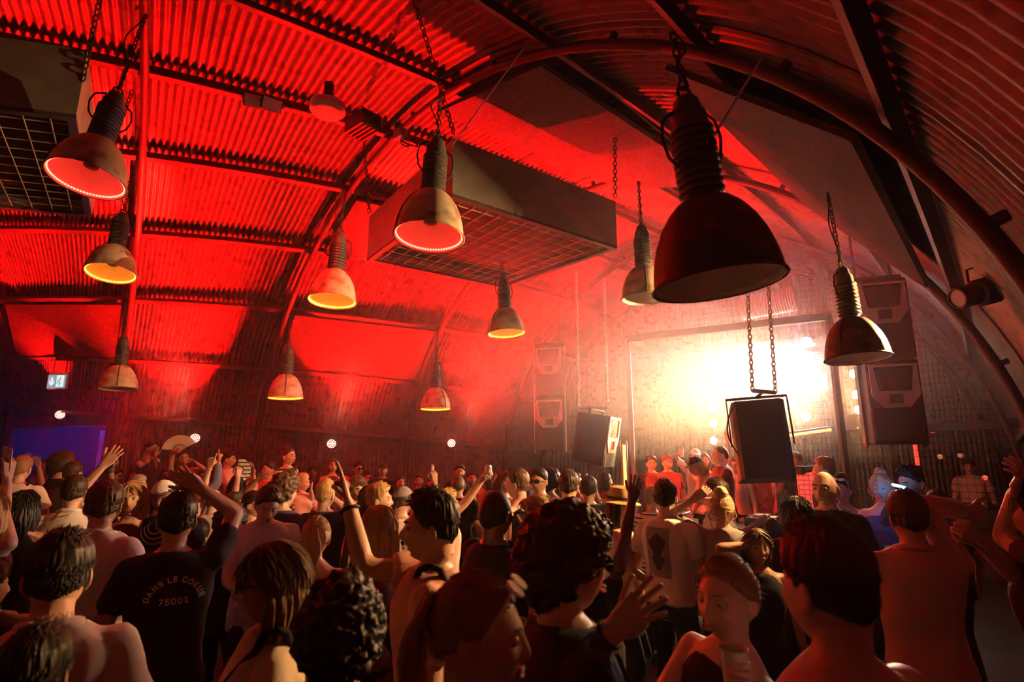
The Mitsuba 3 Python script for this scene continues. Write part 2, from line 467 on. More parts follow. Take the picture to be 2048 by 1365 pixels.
def pendant(rim_px, attach_px, depth, label, glow=(1.0, .20, .010), shade=None, e=.3, lit=1.0, w_px=None, spin=0, nled=64, chain_link=.05):
    c = at(*rim_px, depth)
    rh = ray(*rim_px) / np.linalg.norm(ray(*rim_px))
    t_ = ray(*attach_px) - ray(*rim_px)
    t_ -= rh * (t_ @ rh)
    t_ /= np.linalg.norm(t_)
    ax_ = e * rh + math.sqrt(1 - e * e) * t_                   # the hanging axis, as the rim's ellipse shows it
    best = min(np.linspace(.9, 7, 400), key=lambda L: abs((lambda v: 682.5 - F * (-v[1] * SP + v[2] * CP) / (v[1] * CP + v[2] * SP))(c + ax_ * L - EYE) - attach_px[1]))
    top = c + ax_ * best
    up = ax_
    R = np.stack([np.cross(up, [0, 1, 0]) / np.linalg.norm(np.cross(up, [0, 1, 0])), np.zeros(3), up], 1)
    R[:, 1] = np.cross(R[:, 2], R[:, 0])
    R = R @ rz(spin)
    sc = (w_px * depth / F) / .476
    k = thing('pendant_lamp', label, 'lamp', 'industrial pendant lamps')

    def put(nm, m, b, sm=False, par=None, **kw):
        return add(nm, place(m, R * sc, c), b, par or k, sm, **kw)
    sh = lathe(SHADE_OUT, 56)
    put('shade', sh, shade or M_SHADE, 40)
    put('terminator_band', tube(np.array([(r + .003, 0, z) for r, z in SHADE_OUT[1:-3]]), .006, 6), M_CAST, 40)  # strip standing in for the sharp edge of light down the shade
    put('reflector', lathe(SHADE_IN[::-1], 56), M_INNER, 40)
    put('socket', lathe([(0, .10), (.032, .102), (.045, .11), (.047, .2), (.05, .31), (.0, .32)], 24), M_BLACK, 40)
    u = np.arange(nled) * 2 * np.pi / nled
    if lit > 0:
        cap = trimesh.creation.cylinder(radius=.0062, height=.006, sections=8)
        leds = cat_([place(cap, ry(90) @ rx(0), (0, 0, 0)).apply_translation([.2155, 0, .016]).apply_transform(np.block([[rz(math.degrees(a)), np.zeros((3, 1))], [np.zeros((1, 3)), 1]])) for a in u])
        leds = place(leds, R * sc, c)
        kk = add('led_ring', leds, M_WHITEPL, k)
        scene[kk]['emitter'] = area(np.array(glow) * RING_L * lit, .35)
        lab(kk, 'glowing ring of small red leds')
    strip = lathe([(.2195, .008), (.2175, .024)], 56)
    put('led_strip', strip, M_WHITEPL, 40)
    hs = [(0, .70), (.05, .70), (.066, .69), (.070, .66), (.070, .62)]
    z = .62
    for i in range(9):
        hs += [(.072, z), (.084, z - .006), (.084, z - .016), (.072, z - .022), (.072, z - .031)]
        z -= .031
    hs += [(.066, z), (.060, .325), (0, .322)]
    put('ballast_housing', lathe(hs, 32), M_CAST, 30)
    put('end_cap', lathe([(0, .765), (.030, .764), (.048, .745), (.056, .70), (0, .698)], 24), M_CAST, 40)
    put('hook', tube(np.array([(.03 * math.sin(t), 0, .78 + .03 * math.cos(t)) for t in np.linspace(-2.6, 2.6, 14)]), .007, 8), M_STEEL, True)
    bow = [(-.055, 0, .70), (-.115, .01, .66), (-.13, .012, .58), (-.115, .01, .50), (-.085, 0, .46)]
    bow = np.array([np.array(bow)[:, i] for i in range(3)]).T
    tt = np.linspace(0, 4, 16)
    bw = np.stack([np.interp(tt, range(5), bow[:, i]) for i in range(3)], 1)
    put('cable', tube(bw, .006, 6), M_RUBBER, True)
    put('cable', tube(bw * [-1, -1, 1] + [0, 0, .02], .006, 6), M_RUBBER, True)
    h0 = c + R @ np.array([0, 0, .80]) * sc
    add('chain', chain(h0, top, chain_link, .0048), M_STEEL, k)
    n = 14
    cab = np.array([h0 + (top - h0) * t + R[:, 0] * (.03 + .035 * math.sin(7 * t + depth)) * math.sin(math.pi * t) ** .5 for t in np.linspace(0, 1, n)])
    add('supply_cable', tube(cab, .005, 6), M_RUBBER, k, True)
    return k


pendant((172, 360), (292, 28), 3.6, 'leaning pendant lamp far left beside the corner grille box, rim dotted with leds', e=0.47, w_px=140, lit=1.25, glow=(1.0, .034, .020), nled=72, spin=50)
pendant((221, 548), (268, 330), 5.6, 'glowing pendant lamp hung from the left pipe rib, second one down', e=0.44, w_px=90, lit=1.6, spin=60)
pendant((237, 778), (256, 600), 7.4, 'unlit cream pendant lamp low on the left pipe rib beside the exit sign', e=0.14, w_px=68, lit=0, spin=120)
pendant((858, 475), (882, 185), 3.55, 'large pendant lamp in front of the hanging grille box, rim dotted with leds', e=0.45, w_px=144, lit=1.25, glow=(1.0, .034, .020), nled=72, spin=30)
pendant((664, 603), (690, 385), 5.2, 'glowing pendant lamp hung left of the grille box from the second rib', e=0.34, w_px=96, lit=1.6, spin=20)
pendant((571, 797), (580, 640), 7.3, 'glowing pendant lamp low above the crowd, third of the far row from the left', e=0.13, w_px=69, lit=1.3, spin=110)
pendant((871, 819), (873, 655), 8.0, 'pendant lamp hung lowest in the middle of the hall, rim glowing pale', e=0.13, w_px=62, lit=1.2, spin=140)
pendant((1013, 668), (1004, 520), 6.5, 'glowing pendant lamp right below the far corner of the grille box', e=0.27, w_px=77, lit=1.5, spin=40)
pendant((1291, 598), (1277, 365), 5.05, 'grey pendant lamp in bright haze half hidden by the big near lamp', e=0.28, w_px=98, lit=0.0, spin=80)
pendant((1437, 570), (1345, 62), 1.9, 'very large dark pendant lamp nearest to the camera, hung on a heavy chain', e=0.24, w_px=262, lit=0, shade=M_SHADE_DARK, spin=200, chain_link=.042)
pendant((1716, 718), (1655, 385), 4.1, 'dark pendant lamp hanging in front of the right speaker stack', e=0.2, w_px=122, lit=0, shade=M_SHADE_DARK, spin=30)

# ---------------------------------------------------------------- hanging boxes with grille undersides
def grille_box(corners, h, label, nx=12, ny=9):
    c = np.asarray(corners, float)            # four corners of the underside, in order
    k = thing('heater_box', label, 'box')
    zb = c[0, 2]
    poly = sg.Polygon(c[:, :2])
    ring_ = poly.difference(poly.buffer(-.03, join_style=2))
    m = trimesh.creation.extrude_polygon(ring_, h, engine='earcut')
    m.apply_translation([0, 0, zb])
    add('casing', m, M_BOX, k)
    lid = trimesh.creation.extrude_polygon(poly, .03, engine='earcut')
    lid.apply_translation([0, 0, zb + h])
    add('lid', lid, M_BOX, k)
    inn = trimesh.creation.extrude_polygon(poly.buffer(-.031, join_style=2), .02, engine='earcut')
    inn.apply_translation([0, 0, zb + .12])
    add('filter_board', inn, M_FELT, k)
    fr = poly.difference(poly.buffer(-.06, join_style=2))
    m = trimesh.creation.extrude_polygon(fr, .03, engine='earcut')
    m.apply_translation([0, 0, zb - .03])
    add('rim_frame', m, M_PURLIN, k)
    a, b, cc, d = c
    for i in range(1, nx):
        t = i / nx
        add('grille_bar', tube([a + (b - a) * t + [0, 0, -.006], d + (cc - d) * t + [0, 0, -.006]], .006, 5), M_GRILLE, k)
    for i in range(1, ny):
        t = i / ny
        add('grille_bar', tube([a + (d - a) * t + [0, 0, .004], b + (cc - b) * t + [0, 0, .004]], .006, 5), M_GRILLE, k)
    return k


ga = grille_box([(-.54, 4.62, 4.3), (1.2, 5.93, 4.3), (-.11, 7.5, 4.3), (-1.76, 6.34, 4.3)], .52, 'big hanging metal box with a wire grille underside in the middle of the hall', 14, 11)
gb = grille_box([(-5.6, 3.35, 4.6), (-3.42, 3.88, 4.6), (-4.69, 5.74, 4.6), (-6.85, 5.2, 4.6)], .55, 'dark hanging box with a grille underside cut by the top left picture edge', 12, 12)
for k, cs in ((ga, [((-.54, 4.62), (-.9, 4.4)), ((1.2, 5.93), (1.25, 6.0)), ((-.11, 7.5), (-.1, 7.6)), ((-1.76, 6.34), (-1.9, 6.3))]), (gb, [((-3.42, 3.88), (-3.3, 3.8)), ((-4.69, 5.74), (-4.5, 5.8))])):
    for (x, y), (u, v) in cs:
        zt = 6.1 if k == ga else 6.2
        add('hanging_chain', chain((x, y, 4.9), (u, v, zt), .07, .006), M_STEEL, k)

# taut wires under the vault
for (a, da_), (b, db_), nm in ((((1090, 78), 5.2), ((1365, 300), 5.6), 'dusty taut wire running under the crown towards the near lamp'), (((1056, 85), 5.1), ((905, 290), 4.9), 'thin wire slanting down to the grille box'),
                               (((1530, 105), 3.4), ((1420, 285), 2.1), 'dusty wire from the right felt panel to the near lamp')):
    P = np.array([at(*a, da_) + (at(*b, db_) - at(*a, da_)) * t for t in np.linspace(0, 1, 12)])
    add('wire', tube(P, .006, 6), M_GALV, label=nm, cat='wire')

# ---------------------------------------------------------------- small fixtures under the vault
def on_vault(s, a, inset=.2):
    p = vault(s, math.radians(a), inset)
    n = vault(s, math.radians(a), inset + .5) - p
    return p, n / np.linalg.norm(n)


def fl_(px, py, d, tx, ty, label):
    c = at(px, py, d)
    n = at(tx, ty, d * .55) - c
    k = thing('flood_light', label, 'floodlight', 'unlit flood lights on the purlin')
    R = frame(n)
    add('body', place(bevel(.20, .05, .15, .01), R, c), M_BLACK, k)
    add('glass', place(bevel(.17, .006, .12, .002), R, c + R[:, 1] * .027), M_WHITEPL, k)
    add('bracket', tube([c + R[:, 0] * .11, c + R[:, 0] * .11 - R[:, 1] * .08, c - R[:, 1] * .12, c - R[:, 0] * .11 - R[:, 1] * .08, c - R[:, 0] * .11], .008, 6), M_STEEL, k)
    return k


fl_(508, 200, 5.6, 420, 500, 'left one of two small flood lights on the purlin')
fl_(543, 208, 5.6, 700, 450, 'right one of two small flood lights on the purlin')
c = at(655, 222, 5.4)
k = thing('smoke_sensor_housing', 'round pale housing under the purlin right of the flood lights', 'fixture')
add('shell', place(lathe([(0, .09), (.13, .09), (.165, .07), (.17, 0), (.14, -.03), (.06, -.042), (0, -.045)], 32), None, c), M_WHITEPL, k, 40)
add('mount', place(bevel(.08, .08, .22), None, c + [0, 0, .2]), M_STEEL, k)
c = at(726, 250, 5.3)
k = thing('vent_grille', 'small louvred vent box hanging under the purlin near the second rib', 'vent')
add('case', place(bevel(.30, .22, .16), rz(-40), c), M_BLACK, k)
for i in range(5):
    add('louvre', place(bevel(.27, .03, .012, .004), rz(-40) @ rx(25), c + rz(-40) @ np.array([0, -.1 + .045 * i, -.085])), M_REDPAINT, k)
c = at(800, 268, 5.3)
k = thing('junction_box', 'small junction box with looping cable at the second rib', 'junction box')
add('case', place(bevel(.13, .08, .09), rz(-40), c), M_GREYPL, k)
add('cable_loop', tube(np.array([c + [.05 * t + .06 * math.sin(3.5 * t), .02, -.05 - .07 * abs(math.sin(2.2 * t))] for t in np.linspace(0, 3, 24)]), .006, 6), M_RUBBER, k, True)

# ---------------------------------------------------------------- wall par lights
def par_can(pos, aim, label, r=.085, lit=True, group=None):
    pos, d = np.asarray(pos, float), np.asarray(aim, float) - pos
    R = frame(d)
    Q = np.stack([R[:, 0], R[:, 2], -R[:, 1]], 1)      # lathe z backwards
    k = thing('par_light', label, 'stage light', group)
    add('body', place(lathe([(r * .95, 0), (r * 1.1, .0), (r * 1.1, .10), (r * .9, .16), (r * .5, .20), (0, .21)], 24), Q, pos), M_BLACK, k, 40)
    add('face_plate', place(lathe([(0, .012), (r * .97, .012)], 24), Q, pos), M_BLACK, k)
    pts = [(0, 0)] + [(.42 * math.cos(t), .42 * math.sin(t)) for t in np.arange(6) * math.pi / 3] + [(.80 * math.cos(t), .80 * math.sin(t)) for t in np.arange(12) * math.pi / 6]
    ball = trimesh.creation.icosphere(1, r * .155)
    ld = cat_([place(ball, None, pos + Q @ np.array([x * r, y * r, .0])) for x, y in pts])
    e = add('led_lens', ld, M_WHITEPL, k)
    if lit:
        scene[e]['emitter'] = area(np.array([1.0, .36, .22]) * 9, .1)
        lab(e, 'glowing cluster of red leds')
    yoke = [pos + R[:, 0] * r * 1.2 + R[:, 1] * -.08, pos + R[:, 0] * r * 1.3 - R[:, 2] * .16 - R[:, 1] * .08, pos - R[:, 0] * r * 1.3 - R[:, 2] * .16 - R[:, 1] * .08, pos - R[:, 0] * r * 1.2 + R[:, 1] * -.08]
    add('yoke', tube(yoke, .01, 6), M_STEEL, k)
    return k


def outw_of(p):
    s = np.linspace(-10.5, 6, 400)
    q = wall_xy(s)
    k_ = int(np.argmin(((q - p[:2]) ** 2).sum(1)))
    t = q[min(k_ + 1, 399)] - q[max(k_ - 1, 0)]
    return np.array([-t[1], t[0], 0]) / np.linalg.norm(t)


for i, ((px, py), d, tgt, nm) in enumerate((((120, 830), 10.9, (0, 0, 0), 'red led par light above the doorway'), ((390, 877), 9.9, (-.9, 0, 0), 'red led par light on the left wall left of the crowd fan'),
                                            ((663, 888), 10.1, (.9, 0, 0), 'red led par light on the left wall, third from the left'), ((903, 887), 11.1, (1.2, 0, 0), 'red led par light on the left wall nearest to the stage'))):
    p = at(px, py, d)
    par_can(p, p + (EYE + [0, 0, .6] - p) * .3 + [0, 0, .5], nm)
    inw = np.array([-outw_of(p)[0], -outw_of(p)[1], 0])
    spot(f'par_beam_{i}', p + inw * .30 + [0, 0, .12], p + inw * 1.6 + [0, 0, 3.2] + np.array(tgt), RED * WALL_PAR_I * (.14, 2.3, 1.7, 1.7)[i], 46, 26, 1.0)
    spot(f'par_face_{i}', p + (EYE - p) / np.linalg.norm(EYE - p) * .14, (1.0, 2.0, .5), RED * PAR_FACE_I, 15, 10, .6)
    if i:
        bt = at(*((0, 0), (352, 750), (722, 700), (985, 750))[i], d - .6)
        spot(f'par_shaft_{i}', p + (bt - p) * .12, bt, RED * 2600 * np.array([1, 5.0, 4.0]), 10, 6, 2.0)
# two pars added out of view behind the camera, a weak red fill
for i, (p, tgt, k_, cut) in enumerate((((-1.9, -2.3, 2.6), (-5.0, 8.0, 4.8), 1.0, 40), ((-3.4, -3.6, 2.6), (-1.5, 8.2, 5.4), .8, 40))):
    p, tgt = np.array(p), np.array(tgt)
    par_can(p, tgt, ('added red par light behind the camera for weak fill', 'added red par light farther behind the camera for weak fill')[i], lit=False)
    spot(f'added_wash_{i}', p + (tgt - p) / np.linalg.norm(tgt - p) * .12, tgt, RED * ADDED_PAR_I * k_, cut, cut * .8, 1.0)

def profile_spot(name, pos, aim, col, inten, cutoff, beam_, label, weight=1.0):
    pos, aim = np.array(pos, float), np.array(aim, float)
    R = frame(aim - pos)
    Q = np.stack([R[:, 0], R[:, 2], -R[:, 1]], 1)
    k_ = thing('spotlight', label, 'stage light')
    add('body', place(lathe([(.07, 0), (.085, .0), (.085, .16), (.11, .18), (.11, .38), (.05, .42), (0, .42)], 20), Q, pos), M_BLACK, k_, 40)
    add('lens', place(lathe([(0, .01), (.07, .012)], 20), Q, pos), M_GREYPL, k_)
    add('yoke', tube([pos + R[:, 0] * .13 - R[:, 1] * .25, pos + R[:, 0] * .13 - R[:, 1] * .25 + [0, 0, .22], pos - R[:, 0] * .13 - R[:, 1] * .25 + [0, 0, .22], pos - R[:, 0] * .13 - R[:, 1] * .25], .012, 6), M_STEEL, k_)
    spot(name, pos + R[:, 1] * .03, aim, np.asarray(col) * inten, cutoff, beam_, weight)


profile_spot('key_warm', at(1914, 598, 4.35), (-3.2, 3.9, 1.4), WARM, KEY_I, 38, 26, 'small warm spotlight hung on the right vault below the brown felt panel', 2.0)
profile_spot('added_far_red', (-1.3, 2.0, 5.55), (-2.6, 10.2, 1.7), RED + [0, .01, .006], FAR_RED_I, 17, 13, 'added unseen red spotlight under the crown, reddening the far crowd', 1.0)  # unseen spotlight added to redden the crowd along the far wall

# ---------------------------------------------------------------- emergency exit sign
c = at(113, 762, 10.6)
R = rz(-6)
k = thing('exit_sign', 'small lit emergency exit sign with an arrow above the doorway', 'sign')
add('housing', place(bevel(.40, .06, .32, .01), R, c + [0, .04, 0]), M_WHITEPL, k)
pn = add('panel', place(bevel(.37, .01, .25, .003), R, c + [0, -.002, -.015]), M_WHITEPL, k)
scene[pn]['emitter'] = area(np.array([.03, .42, .50]) * .9, .1)
arrow = sg.Polygon([(-.018, .08), (.018, .08), (.018, -.02), (.055, .02), (.055, -.03), (0, -.085), (-.055, -.03), (-.055, .02), (-.018, -.02)])
man = sg.Point(.01, .075).buffer(.016).union(sg.LineString([(0, .05), (-.012, 0), (.018, -.035), (-.002, -.08)]).buffer(.013)).union(sg.LineString([(-.012, 0), (-.04, -.04), (-.06, -.03)]).buffer(.012)).union(sg.LineString([(0, .05), (.035, .02), (.05, .035)]).buffer(.009)).union(sg.LineString([(0, .045), (-.035, .03), (-.045, -.005)]).buffer(.009))
doorway = sg.box(-.075, -.105, .075, .115)
up_ = np.array([[1, 0, 0], [0, 0, -1], [0, 1, 0.0]])
e = add('arrow', place(trimesh.creation.extrude_polygon(arrow, .004, engine='earcut'), R @ up_, c + R @ np.array([-.09, -.008, -.015])), M_WHITEPL, k)
scene[e]['emitter'] = area(np.array([.9, 1, 1.0]) * .95, .05)
e = add('pictogram_door', place(trimesh.creation.extrude_polygon(doorway, .004, engine='earcut'), R @ up_, c + R @ np.array([.085, -.008, -.015])), M_WHITEPL, k)
scene[e]['emitter'] = area(np.array([.9, 1, 1.0]) * .95, .05)
e = add('running_man', place(trimesh.creation.extrude_polygon(man, .004, engine='earcut'), R @ up_, c + R @ np.array([.085, -.0125, -.015])), M_WHITEPL, k)
scene[e]['emitter'] = area(np.array([.05, .55, .55]), .05)
add('hanger', tube([c + [-.12, .04, .16], c + [-.12, .04, .5]], .006, 6), M_STEEL, k)
add('hanger', tube([c + [.12, .04, .16], c + [.12, .04, .5]], .006, 6), M_STEEL, k)

# ---------------------------------------------------------------- speakers
def cabinet(k, c, R, w=.56, h=1.0, d=.5, name='cabinet'):
    b = add(name, place(bevel(w, d, h, .012), R, c), M_WOODBOX, k)
    # pale horn plate with a mid horn and a small tweeter mouth, on the upper half of the front (-y)
    o = sg.Polygon([(-.25, .27), (.25, .27), (.25, -.10), (.13, -.25), (-.13, -.25), (-.25, -.10)])
    hole = sg.Polygon([(-.21, .24), (.21, .24), (.17, -.05), (-.17, -.05)])
    tw = sg.box(-.075, -.20, .075, -.085)
    up2 = np.array([[1, 0, 0], [0, 0, -1], [0, 1, 0.0]])
    f0 = c + R @ np.array([0, -d / 2, h * .18])
    add('horn_plate', place(trimesh.creation.extrude_polygon(o.difference(hole).difference(tw), .03, engine='earcut'), R @ up2, f0), M_GREYPL, b if False else k)
    throat = np.array([[-.21, 0, .24], [.21, 0, .24], [.17, 0, -.05], [-.17, 0, -.05]])
    inner = throat * [.35, 1, .35] + [0, .16, .06]
    P = np.stack([np.vstack([throat, throat[:1]]) + [0, -.02, 0], np.vstack([inner, inner[:1]])], 1)
    add('horn_throat', place(cat_([grid_mesh(P), trimesh.Trimesh(inner, [[0, 1, 2], [0, 2, 3]])]), R, f0), M_BLACK, k)
    add('tweeter', place(bevel(.15, .02, .115, .005), R, f0 + R @ np.array([0, .0, -.1425])), M_BLACK, k)
    add('front_grille', place(bevel(w - .05, .012, h * .40, .004), R, c + R @ np.array([0, -d / 2 - .004, -h * .27])), M_RUBBER, k)


for (px, py, d, yaw, nm) in ((1768, 725, 6.9, -18, 'tall hanging stack of two black speakers with pale horn plates right of the stage'), (1100, 797, 10.9, -8, 'tall stack of two black speakers with horn plates in the haze left of the stage')):
    c = at(px, py, d)
    R = rz(yaw)
    k = thing('speaker_stack', nm, 'speaker')
    cabinet(k, c + [0, 0, .515], R)
    cabinet(k, c - [0, 0, .515], R)
    for s_ in (-1, 1):
        add('side_rail', place(bevel(.03, .06, 2.1, .004), R, c + R @ np.array([s_ * .30, 0, 0])), M_GALV if px < 1200 else M_STEEL, k)
    add('fly_bar', place(bevel(.62, .06, .06, .01), R, c + [0, 0, 1.09]), M_STEEL, k)
    for s_ in (-1, 1):
        p = c + R @ np.array([s_ * .2, 0, 1.1])
        add('chain', chain(p, p + [0, 0, .9], .05, .005), M_STEEL, k)

MONITOR = [(-.28, -.25), (.28, -.25), (.25, .19), (.21, .26), (-.21, .26), (-.25, .19)]


def monitor(c, R, label, bar, ch_top, h=.78):
    k = thing('monitor_speaker', label, 'speaker')
    m = prism(MONITOR, h)
    m.apply_translation([0, 0, -h / 2])
    add('cabinet', place(m, R, c), M_WOODBOX, k)
    up2 = np.array([[1, 0, 0], [0, 0, -1], [0, 1, 0.0]])
    o = sg.Polygon([(-.26, .36), (.26, .36), (.26, 0), (.14, -.17), (-.14, -.17), (-.26, 0)])
    add('horn_plate', place(trimesh.creation.extrude_polygon(o.difference(sg.box(-.2, .06, .2, .32)).difference(sg.box(-.08, -.12, .08, 0)), .02, engine='earcut'), R @ up2, c + R @ np.array([0, -.25, 0])), M_WHITEPL, k)
    add('horn_mouth', place(bevel(.4, .015, .26, .004), R, c + R @ np.array([0, -.25, .19])), M_REDPAINT, k)
    add('tweeter', place(bevel(.16, .015, .12, .004), R, c + R @ np.array([0, -.25, -.06])), M_REDPAINT, k)
    add('woofer_grille', place(bevel(.5, .012, .2, .004), R, c + R @ np.array([0, -.253, -.28])), M_RUBBER, k)
    hg = h / 2
    for s_ in (-1, 1):
        add('yoke_arm', place(bevel(.014, .05, .5, .004), R, c + R @ np.array([s_ * .295, .05, hg - .18])), M_STEEL, k)
    add('yoke_bar', place(bevel(.6, .05, .02, .004), R, c + R @ np.array([0, .05, hg + .07])), M_STEEL, k)
    b0, b1 = bar
    add('spreader_bar', tube([b0, b1], .022, 10), M_GALV, k, 40)
    mid = (b0 + b1) / 2
    add('shackle', tube([mid, c + R @ np.array([0, .05, hg + .07])], .014, 8), M_STEEL, k)
    for p, q in zip((b0, b1), ch_top):
        add('chain', chain(p, q, .06, .007), M_GALV, k)
    add('back_cable', tube(np.array([c + R @ np.array([.2 + .12 * math.sin(math.pi * t), .27 - .1 * t, hg - .6 * t]) for t in np.linspace(0, 1, 12)]), .008, 6), M_RUBBER, k, True)
    return k


d2 = 5.7
monitor(at(1524, 885, d2), rz(158) @ rx(8) @ ry(3), 'dark hanging monitor speaker seen from behind right of the booth', (at(1505, 782, d2), at(1551, 786, d2)), (at(1494, 560, d2 * 1.02), at(1536, 560, d2 * 1.02)))
d1 = 8.3
monitor(at(1192, 878, d1), rz(62) @ rx(10), 'hanging monitor speaker seen from the side with a pale horn plate left of the booth', (at(1156, 816, d1), at(1214, 817, d1)), (at(1152, 545, d1 * .98), at(1208, 560, d1 * .98)), h=.72)

# ---------------------------------------------------------------- stage
c0, c1 = np.array([1.82, 8.5, 0]), np.array([4.16, 7.03, 0])
sx = (c1 - c0) / np.linalg.norm(c1 - c0)
sy = np.array([-sx[1], sx[0], 0])
k = thing('stage_gantry', 'steel box gantry with an overhead beam around the stage', 'gantry')
for p in (c0, c1, c0 + sy * 2.6, c1 + sy * 2.6):
    add('post', beam(p, p + [0, 0, 3.75], .07, .07, up=(0, 1, 0)), M_GALV if p is c0 else M_STEEL, k)
for p, q in ((c0, c1), (c0 + sy * 2.6, c1 + sy * 2.6), (c0, c0 + sy * 2.6), (c1, c1 + sy * 2.6)):
    add('beam', beam(p + [0, 0, 3.75], q + [0, 0, 3.75], .08, .10), M_STEEL, k)
add('floor_deck', place(bevel(np.linalg.norm(c1 - c0) + .2, 3.4, .3, .01), np.stack([sx, sy, [0, 0, 1]], 1), (c0 + c1) / 2 + sy * 1.65 + [0, 0, .15]), M_WALLDARK, 'stage')
lab('stage', 'low stage deck', kind='structure')

# mesh screen across the hall at the fourth rib
def rib_plane(px, py, s):
    cx, cy, ps = (float(k_[0]) for k_ in hall_frame(s))
    n = np.array([math.sin(ps), math.cos(ps)])
    r = ray(px, py)
    return EYE + r * (n @ (np.array([cx, cy]) - EYE[:2])) / (n @ r[:2])


cx, cy, ps = (float(k_[0]) for k_ in hall_frame(3.32))
ux, o3 = np.array([math.cos(ps), -math.sin(ps), 0]), np.array([cx, cy, 0])
aa = np.radians(np.linspace(-89, 89, 180))
VV = vault(np.full(180, 3.32), aa, .12)
lat_v = (VV - o3) @ ux


def roof_at(lat):
    return float(np.interp(lat, lat_v, VV[:, 2]))


k = thing('mesh_screen', 'steel wire mesh partition with square posts across the end of the hall', 'mesh fence')
lats = np.arange(-.2, 4.35, .105)
for la in lats:
    p = o3 + ux * la
    add('upright_wire', tube([p + [0, 0, .3], p + [0, 0, roof_at(la)]], .0035, 4, False), M_STEEL, k)
for z in np.arange(.35, 5.9, .105):
    hi = max([la for la in np.arange(-.2, 4.6, .02) if roof_at(la) > z] or [0])
    if hi > -.1:
        add('cross_wire', tube([o3 - ux * .2 + [0, 0, z], o3 + ux * hi + [0, 0, z]], .0035, 4, False), M_STEEL, k)
for px in (1668, 1768):
    p = rib_plane(px, 800, 3.27)
    la = float((p - o3) @ ux)
    add('post', beam([p[0], p[1], 0], [p[0], p[1], roof_at(la)], .10, .10, up=(0, 1, 0)), M_STEEL, k)
p, q = rib_plane(1672, 868, 3.25), rib_plane(2035, 846, 3.25)
add('rail', beam(p, q, .08, .14), M_STEEL, k)

# control box with a lever on the right stage post
c = rib_plane(1694, 846, 3.1)
k = thing('control_box', 'small steel box with a slanted lever on the mesh post', 'box')
add('case', place(bevel(.26, .16, .27, .01), rz(-28), c), M_STEEL, k)
add('lever', tube([c + [-.02, -.05, .1], rib_plane(1656, 782, 3.0)], .032, 10), M_STEEL, k, 40)

# stage lamps behind the mesh, on two upright pipes and an overhead pipe
def stage_lamp(px, py, d, r, c, label, group):
    p = at(px, py, d)
    aim = np.array([-2.0, 4.2, 1.2])
    R = frame(aim - p)
    Q = np.stack([R[:, 0], R[:, 2], -R[:, 1]], 1)
    k_ = thing('stage_lamp', label, 'stage light', group)
    add('housing', place(lathe([(r, 0), (r * 1.12, 0), (r * 1.12, .12), (r * .8, .22), (r * .45, .26), (0, .265)], 28), Q, p), M_BLACK, k_, 40)
    e_ = add('lens', place(trimesh.creation.cylinder(radius=r * .97, height=.012, sections=28), Q, p + Q @ np.array([0, 0, .004])), M_WHITEPL, k_)
    scene[e_]['emitter'] = area(c * .05, .15)
    spot(f'stage_beam_{len(scene)}', p + Q @ np.array([0, 0, -.03]), p + (aim - p), c * .024, 34, 15, 1.3)
    lab(e_, 'blinding lit lens')
    add('clamp', place(bevel(.05, .05, .2, .008), Q, p + Q @ np.array([0, -r * 1.2, .12])), M_STEEL, k_)


for i, py in enumerate((786, 815, 848, 882)):
    stage_lamp(1427, py, 10.8, .075, WARM * STAGE_L * .5, ('topmost', 'second', 'third', 'lowest')[i] + ' lamp of the left column of lit stage lamps', 'left column of stage lamps')
for i, (px, py) in enumerate(((1572, 735), (1575, 790), (1611, 834), (1520, 735))):
    stage_lamp(px, py, 10.2, .085, WARM * STAGE_L, ('upper middle', 'middle', 'lowest', 'upper left')[i] + ' lamp of the glowing middle cluster behind the mesh', 'middle cluster of stage lamps')
for i, (px, py) in enumerate(((1707, 748), (1712, 790), (1716, 820), (1714, 864))):
    stage_lamp(px, py, 10.0, .075, WARM * STAGE_L * .6, ('topmost', 'second', 'third', 'lowest')[i] + ' stage lamp seen through the mesh left of the right speaker stack', 'right column of stage lamps')
for i, (px, py) in enumerate(((1612, 686), (1664, 715), (1640, 760))):
    stage_lamp(px, py, 9.9, .11, COOL * COOL_L, ('upper', 'right hand', 'lower')[i] + ' one of the three large cold white lamps in the glare', 'large white stage lamps')
for (px, d, y0, y1) in ((1427, 10.95, 740, 930), (1610, 10.4, 640, 930), (1712, 10.2, 700, 930)):
    add('lamp_pipe', tube([at(px, y1, d), at(px, y0, d)], .025, 8), M_STEEL, label='upright pipe carrying stage lamps, at ' + ('left', 'middle', 'right')[(1427, 1610, 1712).index(px)] + ' of the stage back', cat='pipe')
# flexible air duct under the crown by the stage
c = at(1545, 605, 8.6)
dr_ = np.array([.75, -.55, .05])
path = np.array([c + dr_ * t for t in np.linspace(-.5, .35, 44)])
add('air_duct', tube(path, .19 + .012 * (np.arange(44) % 2), 24), M_GALV, smooth=20, label='silver flexible air duct in the glare above the stage', cat='air duct')

# neon tube on the left stage post
p = at(1250, 940, 8.1)
k = thing('tube_light', 'upright glowing orange tube light at the left edge of the stage', 'tube light')
add('channel', place(bevel(.10, .05, 1.0, .006), None, p + [0, .03, -.08]), M_GALV, k)
e = add('tube', tube([p + [0, 0, .36], p + [0, 0, -.5]], .022, 10), M_WHITEPL, k, 40)
scene[e]['emitter'] = area(np.array([1.0, .26, .05]) * 5, .5)
spot('booth_red_left', at(1262, 935, 7.9), at(1420, 950, 7.6), np.array([1, .07, .012]) * 22, 70, 50, .6)
spot('booth_red_back', at(1620, 905, 8.6), at(1420, 950, 7.6), np.array([1, .05, .01]) * 40, 60, 45, .6)

